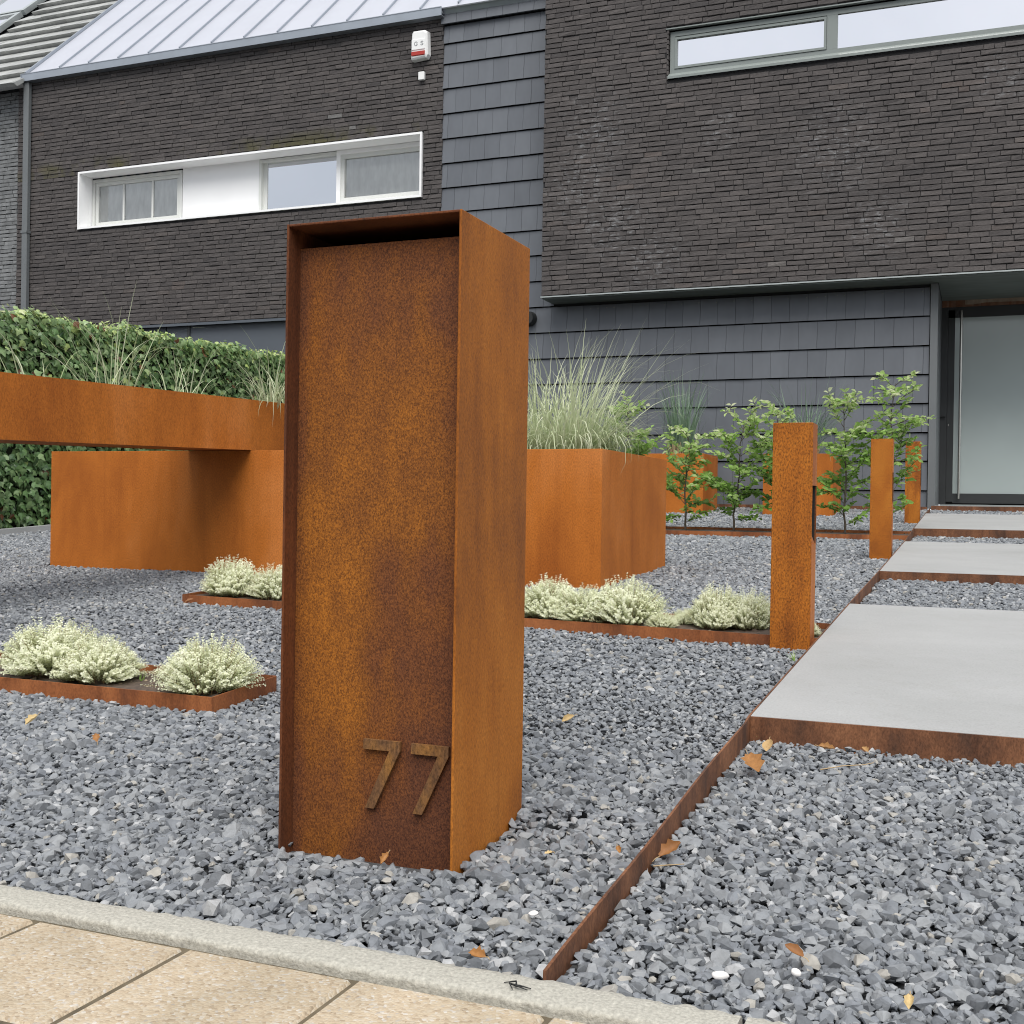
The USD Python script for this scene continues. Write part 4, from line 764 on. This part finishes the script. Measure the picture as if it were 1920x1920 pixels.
def blades(b, r, n, centre, rad, L0, L1, lean, droop, width, tone0, tone1, seg=7, bias=(0, 0)):
    vs, fs, ts, cnt = [], [], [], 0
    for _ in range(n):
        a = r.uniform(0, 6.28); q = math.sqrt(r.random()); root = np.array(centre) + np.array([math.cos(a)*rad[0]*q, math.sin(a)*rad[1]*q, 0])
        a2 = a + r.normal(0, 1.0); Ln = r.uniform(L0, L1)*(1.15 if r.random() < .08 else 1); ln = abs(r.normal(lean*(.35+.65*q), lean*.35)); dr = abs(r.normal(droop, droop*.6))
        hd = np.array([math.cos(a2) + bias[0], math.sin(a2) + bias[1], 0]); hd /= norm3(hd) + 1e-9
        side = cross3(hd, [0, 0, 1.0]); tw = r.uniform(-.8, .8); p = root.copy(); ang = ln; w0 = width*r.uniform(.7, 1.2); tone = np.clip(r.uniform(tone0, tone1), 0, 1)
        for i in range(seg+1):
            t = i/seg; w = w0*(1 - t**1.8)*(.65 + .35*min(1, t*4)) + .0004; sd = side*math.cos(tw) + cross3(side, hd)*math.sin(tw)*.4
            vs += [p - sd*w/2, p + sd*w/2]; ts += [tone*(.75 + .25*t)]*2
            p = p + (hd*math.sin(ang) + np.array([0, 0, 1.0])*math.cos(ang))*Ln/seg; ang += dr*(0.4 + 1.6*t)/seg
        for i in range(seg): fs += [(cnt+2*i, cnt+2*i+1, cnt+2*i+3), (cnt+2*i, cnt+2*i+3, cnt+2*i+2)]
        cnt += 2*(seg+1)
    b.add(np.array(vs), np.array(fs), np.array(ts))
g1 = thing("ornamental_grass", "big pale striped ornamental grass spilling over the long planter right of the pillar", "grass plant", (-2.86, 7.95, 1.13))
b = MB(); r = np.random.default_rng(31)
blades(b, r, 620, (0, 0, 0), (.33, .27), .35, .72, .62, 2.4, .0095, .45, 1.0)
blades(b, r, 110, (0, 0, 0), (.28, .24), .65, 1.05, .34, .75, .010, .5, 1.0)
blades(b, r, 130, (0, 0, 0), (.30, .24), .60, 1.05, .62, 1.8, .010, .5, 1.0)
blades(b, r, 80, (.15, .05, 0), (.18, .18), .7, 1.2, .75, 1.0, .010, .5, 1.0, bias=(1.0, 0))
blades(b, r, 260, (.25, .15, 0), (.20, .15), .25, .5, .5, 1.4, .009, .0, .45)
b.build("blades", M_grass, g1, tone=True, kind="stuff")
for lab, c, nn, lm in (("sparse tall pale grass in the trough against the ivy, left of centre", (-5.28, 6.05, 1.45), 34, (.4, .85)), ("thin pale grass in the trough midway to the pillar", (-5.28, 6.75, 1.46), 26, (.3, .6)), ("few low pale blades in the trough at the left edge of the picture", (-5.32, 5.45, 1.42), 9, (.3, .5))):
    t = thing("ornamental_grass", lab, "grass plant", c); b = MB(); blades(b, np.random.default_rng(int(c[1]*100)), nn, (0, 0, 0), (.14, .16), lm[0], lm[1], .45, 1.1, .009, .3, .9); b.build("blades", M_grass, t, tone=True, kind="stuff")
t = thing("ornamental_grass", "pale grass arching down over the trough beside the pillar", "grass plant", (-5.16, 7.72, 1.52)); b = MB(); r = np.random.default_rng(77)
blades(b, r, 60, (0, 0, 0), (.16, .12), .35, .75, .85, 1.9, .009, .4, 1.0, bias=(.55, -1.3)); blades(b, r, 22, (.1, 0, 0), (.16, .12), .35, .6, .6, 1.2, .009, .3, .9); b.build("blades", M_grass, t, tone=True, kind="stuff")
for lab, c, sd, nn in (("stiff blue green grass tuft in the back planter left of the young trees", (-4.02, 16.45, 1.52), 5, 150), ("loose blue green grass in the back planter behind the nearest bollard", (-2.30, 16.45, 1.50), 6, 110)):
    t = thing("blue_grass", lab, "grass plant", c); b, s_ = MB(), MB(); r = np.random.default_rng(sd); sp = 0.22 if sd == 5 else 0.5
    blades(b, r, nn, (0, 0, 0.1), (.17, .15), .75, 1.25, sp, .45 if sd == 5 else 1.2, .014, 0, 1); blades(b, r, 22, (0, 0, 0), (.17, .15), .6, 1.1, .8, 1.0, .012, .3, 1)
    b.build("blades", M_bluegrass, t, tone=True, kind="stuff")
    for _ in range(130):
        a, q = r.uniform(0, 6.28), math.sqrt(r.random()); p = np.array([math.cos(a)*.19*q, math.sin(a)*.17*q, 0]); s_.tube([p, p*1.12 + (0, 0, r.uniform(.14, .24))], .006, 4, tone=r.random())
    s_.build("cut_stems", M_straw, t, tone=True)

def sapling(label, x, y, height, seed, leafy=1.0, lean=0.0):
    z = float(ground(y)); t = thing("young_tree", label, "young tree", (x, y, z)); r = np.random.default_rng(seed); st, fo, br_ = MB(), MB(), MB()
    n = 12; hs = np.linspace(0, height, n); wob_ = np.cumsum(r.normal(0, .012, (n, 2)), 0); axis = np.column_stack([wob_[:, 0] + lean*hs**1.5/height, wob_[:, 1], hs])
    axis[0, :2] = 0; st.tube(axis, np.linspace(.013, .003, n), 6)
    def spray(p0, d, Ln, depth=0):
        d = d/norm3(d); m = 7; cur = [p0]; dd = d.copy()
        for i in range(m): dd = dd + r.normal(0, .10, 3) + np.array([0, 0, -.02]); dd /= norm3(dd); cur.append(cur[-1] + dd*Ln/m)
        cur = np.array(cur); br_.tube(cur, np.linspace(.004, .0012, m+1), 4)
        k = max(5, int(Ln/.021)); sgn = 1
        for i in range(k):
            u = 0.18 + 0.82*i/(k-1); p = cur[0] + 0; j = min(int(u*m), m-1); p = cur[j] + (cur[j+1]-cur[j])*(u*m - j); tdir = cur[min(j+1, m)] - cur[j]; tdir /= norm3(tdir)
            side = cross3(tdir, [0, 0, 1.0]); side /= norm3(side) + 1e-9; sgn = -sgn
            ld = tdir*.55 + side*sgn*.85 + np.array([0, 0, r.normal(.0, .45)]); up = np.array([r.normal(.1, .55), r.normal(-.45, .55), 1.0])
            hgt = (p[2])/height
            if r.random() < leafy: leaf_quads(fo, p, ld, r.uniform(.052, .086), r.uniform(.034, .052), up, float(np.clip(r.normal(.22 + .55*hgt, .18), 0, 1)))
            if depth == 0 and i > 1 and i % 3 == 2 and Ln > .16: spray(p, tdir*.7 + side*sgn*.7, Ln*.45, 1)
    nb_ = int(height*20)
    for i in range(nb_):
        h = height*(.12 + .86*(i/(nb_-1))) + r.normal(0, .03); h = min(max(h, .08), height*.985); k = np.interp(h, hs, np.arange(n)); j = min(int(k), n-2); p = axis[j] + (axis[j+1]-axis[j])*(k-j)
        a = i*2.4 + r.normal(0, .4); Ln = (0.40*(1 - (h/height)*0.45) if h > .25*height else .22)*r.uniform(.7, 1.25)
        spray(p, np.array([math.cos(a)*1.05, math.sin(a)*.75, r.uniform(.2, 1.2)]), Ln)
    st.build("trunk", M_bark, t, smooth=True); br_.build("branches", M_bark, t); fo.build("crown", M_leaf, t, tone=True, kind="stuff")
sapling("young leafy tree standing behind the long planter's right corner", -3.75, 12.65, 1.40, 51, 1, .06)
sapling("thin young tree just right of the long planter, leftmost with its stem in view", -3.02, 12.62, 1.06, 52, .85, -.02)
sapling("dense young tree with brown inner leaves, second stem from the long planter", -2.50, 12.62, 1.20, 53, 1, .05)
sapling("young tree partly hidden by the nearest bollard's left side", -2.08, 12.62, 1.32, 54, 1, .03)
sapling("bushy young tree between the nearest and middle bollards", -1.33, 12.62, 1.40, 55, 1, -.06)
sapling("slender young tree rising behind the middle bollard", -0.90, 12.64, 1.60, 56, .7, .05)

# ivy hedge
hedge = thing("ivy_hedge", "long clipped ivy hedge along the left side of the garden", "hedge")
HX = -10.52; hz = lambda y: 2.93 + 0.036*(y - 10.2)
part("stems", M_hedgecore, hedge, lambda b: sloped(b, HX - .75, HX - .09, 8.6, 17.15, lambda y: ground(y) - .05, lambda y: hz(y) - .10))  # dark core box added to block light; inner shade is in its colour
hr = np.random.default_rng(61); lv = []
def ivy_leaf(p, nrm, size, spin, tone):
    nrm = nrm/norm3(nrm); dn = np.array([0, 0, -1.0]) - nrm*(-nrm[2]); dn /= norm3(dn) + 1e-9; sd = cross3(nrm, dn); c, s = math.cos(spin), math.sin(spin); d, e = dn*c + sd*s, -dn*s + sd*c
    out = [(-.42, .0), (-.36, .30), (-.02, .52), (.12, .26), (.62, .0), (.12, -.26), (-.02, -.52), (-.36, -.30)]
    v = [p + (d*a + e*b_)*size + nrm*(-.10*abs(b_) - .12*max(a, 0))*size for a, b_ in out] + [p + nrm*size*.03]
    return np.array(v), np.array([(8, i, (i+1) % 8) for i in range(8)]), tone
NL = 19000
for i in range(NL):
    y = hr.uniform(8.8, 17.1); q = hr.random()
    if q < 0.80:
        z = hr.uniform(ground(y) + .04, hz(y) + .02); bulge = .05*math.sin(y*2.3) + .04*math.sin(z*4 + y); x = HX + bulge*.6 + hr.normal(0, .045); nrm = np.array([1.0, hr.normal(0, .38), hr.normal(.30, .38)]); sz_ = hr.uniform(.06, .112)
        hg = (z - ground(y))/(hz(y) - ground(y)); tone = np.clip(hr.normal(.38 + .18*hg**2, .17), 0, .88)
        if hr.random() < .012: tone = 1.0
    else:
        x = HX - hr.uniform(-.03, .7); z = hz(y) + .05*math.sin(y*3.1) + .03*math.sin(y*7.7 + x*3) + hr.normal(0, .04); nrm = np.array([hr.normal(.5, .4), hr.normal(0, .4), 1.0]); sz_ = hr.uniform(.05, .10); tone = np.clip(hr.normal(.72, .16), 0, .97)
    lv.append((ivy_leaf(np.array([x, y, z]), nrm, sz_, hr.normal(0, .9), tone), y, sz_))
for i in range(160):
    y = hr.uniform(9, 17); p = np.array([HX - hr.uniform(0, .3), y, hz(y)])
    for k in range(5): lv.append((ivy_leaf(p + np.array([hr.normal(0, .03), hr.normal(0, .03), .025*k]), np.array([hr.normal(.5, .6), hr.normal(0, .6), .8]), hr.uniform(.035, .06), hr.normal(0, 1), float(np.clip(hr.normal(.86, .06), 0, .96))), y, .03))
order = []
for i, l in enumerate(lv):
    q = project(l[0][0].mean(0)); vis = (-5 < q[0] < 520 and 570 < q[1] < 990 and not (q[1] > 700 + .11*q[0] and q[1] < 838) and not (q[0] > 96 and q[1] > 838)); order.append((l[2]/q[2] if vis else 0, i))
top300 = set(i for _, i in sorted(order, reverse=True)[:300]); fol = MB()
for i, (lf, _, _) in enumerate(lv):
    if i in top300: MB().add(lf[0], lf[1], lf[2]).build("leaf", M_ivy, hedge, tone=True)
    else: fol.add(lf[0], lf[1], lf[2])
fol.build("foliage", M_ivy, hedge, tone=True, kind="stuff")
hk = thing("hedge_kerb", "narrow grey concrete kerb at the foot of the ivy hedge", "kerb")
part("kerb_strip", M_concrete, hk, lambda b: sloped(b, -10.28, -10.20, 8.6, 17.0, lambda y: ground(y) - .1, lambda y: ground(y) + .045))

# ------------------------------------------------------------------ small things on the gravel
def unproj(u, v, dz=0.012):
    d = RIGHT*(u-960)/FPX - UP*(v-960)/FPX + FWD; ys = np.linspace(1.6, 17, 6000); t = ys/d[1]; zz = EYE[2] + t*d[2] - ground(ys) - dz; i = int(np.argmin(abs(zz))); return EYE + d*t[i]
def dry_leaf(u, v, size, seed, tone, label, lift=.016):
    r = np.random.default_rng(seed); p = unproj(u, v, .02)
    if seed == 14: p = np.array([-1.19, 2.245, 0.022])
    b = MB(); n = 7; vs, fs = [], []; curl = r.uniform(.4, 1.3); twist = r.uniform(-.6, .6)
    for i in range(n):
        t = i/(n-1); w = size*.34*math.sin(math.pi*min(1, t*.92 + .06))**.8*(1 + .25*math.sin(t*19 + seed))
        for s in (-1, -.5, 0, .5, 1): vs.append((size*(t-.5), s*w*math.cos(curl*abs(s)*.6), abs(s)**1.5*w*math.sin(curl)*.9 + .3*size*(t-.5)**2*curl + twist*s*w*(t-.5)))
    for i in range(n-1):
        for j in range(4): fs.append((i*5+j, (i+1)*5+j, (i+1)*5+j+1, i*5+j+1))
    vs = np.array(vs); az = r.uniform(0, 6.28); ca, sa = math.cos(az), math.sin(az); tl_ = r.uniform(.35, .75); ct, st_ = math.cos(tl_), math.sin(tl_)
    vs = vs @ np.array([[ca, sa, 0], [-sa, ca, 0], [0, 0, 1]]); vs = vs @ np.array([[1, 0, 0], [0, ct, st_], [0, -st_, ct]]); lift += size*.5*st_
    b.add(vs, fs, tone); t = thing("fallen_leaf", label, "leaf", (p[0], p[1], p[2] + lift*.4), r.uniform(-.5, .5)); b.build("blade", M_dry, t, smooth=True, tone=True)
    e0, e1 = vs[2], vs[7]; dd = (e0 - e1)/np.linalg.norm(e0 - e1)
    part("stalk", M_straw2, t, lambda q: q.tube([e0, e0 + dd*size*.2, e0 + dd*size*.32 + (0, 0, -.004)], .0009, 4))
M_straw2 = mat_plain("dry_stalk", (0.42, 0.30, 0.16), rough=0.8)
for a in ((1257, 1606, .055, 1, .22, "reddish brown fallen leaf just right of the path edging"), (1412, 1442, .088, 2, .45, "largest curled tan leaf on gravel below the front slab's left corner"), (1440, 1406, .05, 3, .75, "pale tan leaf close under the front slab's edge, above the large curled leaf"), (1550, 1410, .045, 4, .55, "small folded brown leaf under the front slab's edge"),
          (896, 1803, .038, 5, .5, "curled orange leaf on the gravel by the kerb below the pillar"), (1488, 1795, .036, 6, .2, "dark brown leaf on the gravel at the lower right"), (60, 1358, .055, 7, .95, "straw yellow leaf on the gravel at the far left"), (181, 1390, .035, 8, .4, "pinkish brown leaf right of the straw yellow leaf"),
          (1065, 1356, .045, 9, .9, "pale beige leaf on the gravel right of the pillar"), (1160, 1602, .024, 10, .5, "tiny orange leaf left of the path edging"), (1028, 1606, .018, 11, .95, "tiny yellow leaf right of the pillar's foot"), (355, 1130, .05, 12, .1, "dark red leaf at the corner of the bed left of the pillar"),
          (1706, 1892, .03, 13, .95, "pale dry leaf by the bottom edge at the right"), (752, 1618, .03, 14, .5, "orange leaf tucked against the pillar's front foot"), (1622, 1412, .03, 15, .65, "small tan leaf at the foot of the front slab's riser, right part")):
    dry_leaf(*a)
def pebble(u, v, size, seed, mat, label, flat=.55):
    r = np.random.default_rng(seed); p = unproj(u, v, .014); q = r.normal(size=(40, 3)); q /= np.linalg.norm(q, axis=1, keepdims=True); q *= np.array([.5, .36, .5*flat])*size*r.uniform(.92, 1.05, (40, 1))
    h = trimesh.convex.convex_hull(q).subdivide(); trimesh.smoothing.filter_laplacian(h, iterations=1); h.apply_translation((0, 0, size*.18)); b = MB().mesh(h)
    tt = thing("loose_stone", label, "stone", p, r.uniform(0, 3)); b.build("body", mat, tt, smooth=30)
_h = stone_mesh(np.random.default_rng(5)); _p = unproj(392, 1698, .022); _t = thing("loose_stone", "large pale grey stone lying on the gravel beside the kerb", "stone", _p, 2.6)
_h.apply_scale([.066, .060, .055]); MB().mesh(_h).build("body", STONES[4], _t)
pebble(1350, 1835, .032, 2, M_pebble, "white pebble in the gravel right of the path edging's near end", .4); pebble(1492, 1828, .024, 3, M_pebble, "smaller white pebble right of the other white one")
pebble(1000, 1716, .022, 4, M_pebble, "white chip in the gravel left of the path edging", .4)
def twig(pts, rad, label, mat):
    P3 = [unproj(u, v, .022) for u, v in pts]; t = thing("twig", label, "twig", P3[0]); b = MB(); b.tube([p - P3[0] for p in P3], np.linspace(rad, rad*.6, len(P3)), 5); b.build("stem", mat, t, smooth=True)
twig([(1538, 1443), (1580, 1436), (1620, 1434), (1638, 1430)], .0018, "pale bent straw on the gravel below the front slab", M_straw2)
twig([(1225, 1624), (1252, 1622), (1283, 1620)], .0016, "short straw beside the reddish brown leaf", M_straw2)
b = MB(); P0 = np.array([unproj(945, 1876, .02)[0], 1.775, 0.014]); r = np.random.default_rng(9)
for k in range(4):
    a = r.uniform(0, 6.28); b.tube([(0, 0, .002), (.012*math.cos(a), .008*math.sin(a), .006), (.026*math.cos(a+.9), .014*math.sin(a+.9), .001)], [.0022, .0016, .0008], 5)
t = thing("twig", "dark curled bit of twig lying on the kerb near the bottom edge", "twig", P0); b.build("stem", M_dark, t, smooth=True)
def weed(u, v, size, label, seed, n=9):
    p = unproj(u, v, 0); t = thing("weed", label, "plant", p); b = MB(); blades(b, np.random.default_rng(seed), n, (0, 0, 0), (.01, .01), size*.6, size, .5, .9, .006, .4, .8); b.build("blades", M_leaf, t, tone=True, kind="stuff")
weed(1490, 1242, .06, "little tuft of grass at the foot of the nearest bollard", 1, 7); weed(1425, 1383, .03, "tiny green weed at the front slab's left corner", 2, 6); weed(262, 1290, .08, "green weed on the bare soil of the left front bed", 3, 9)
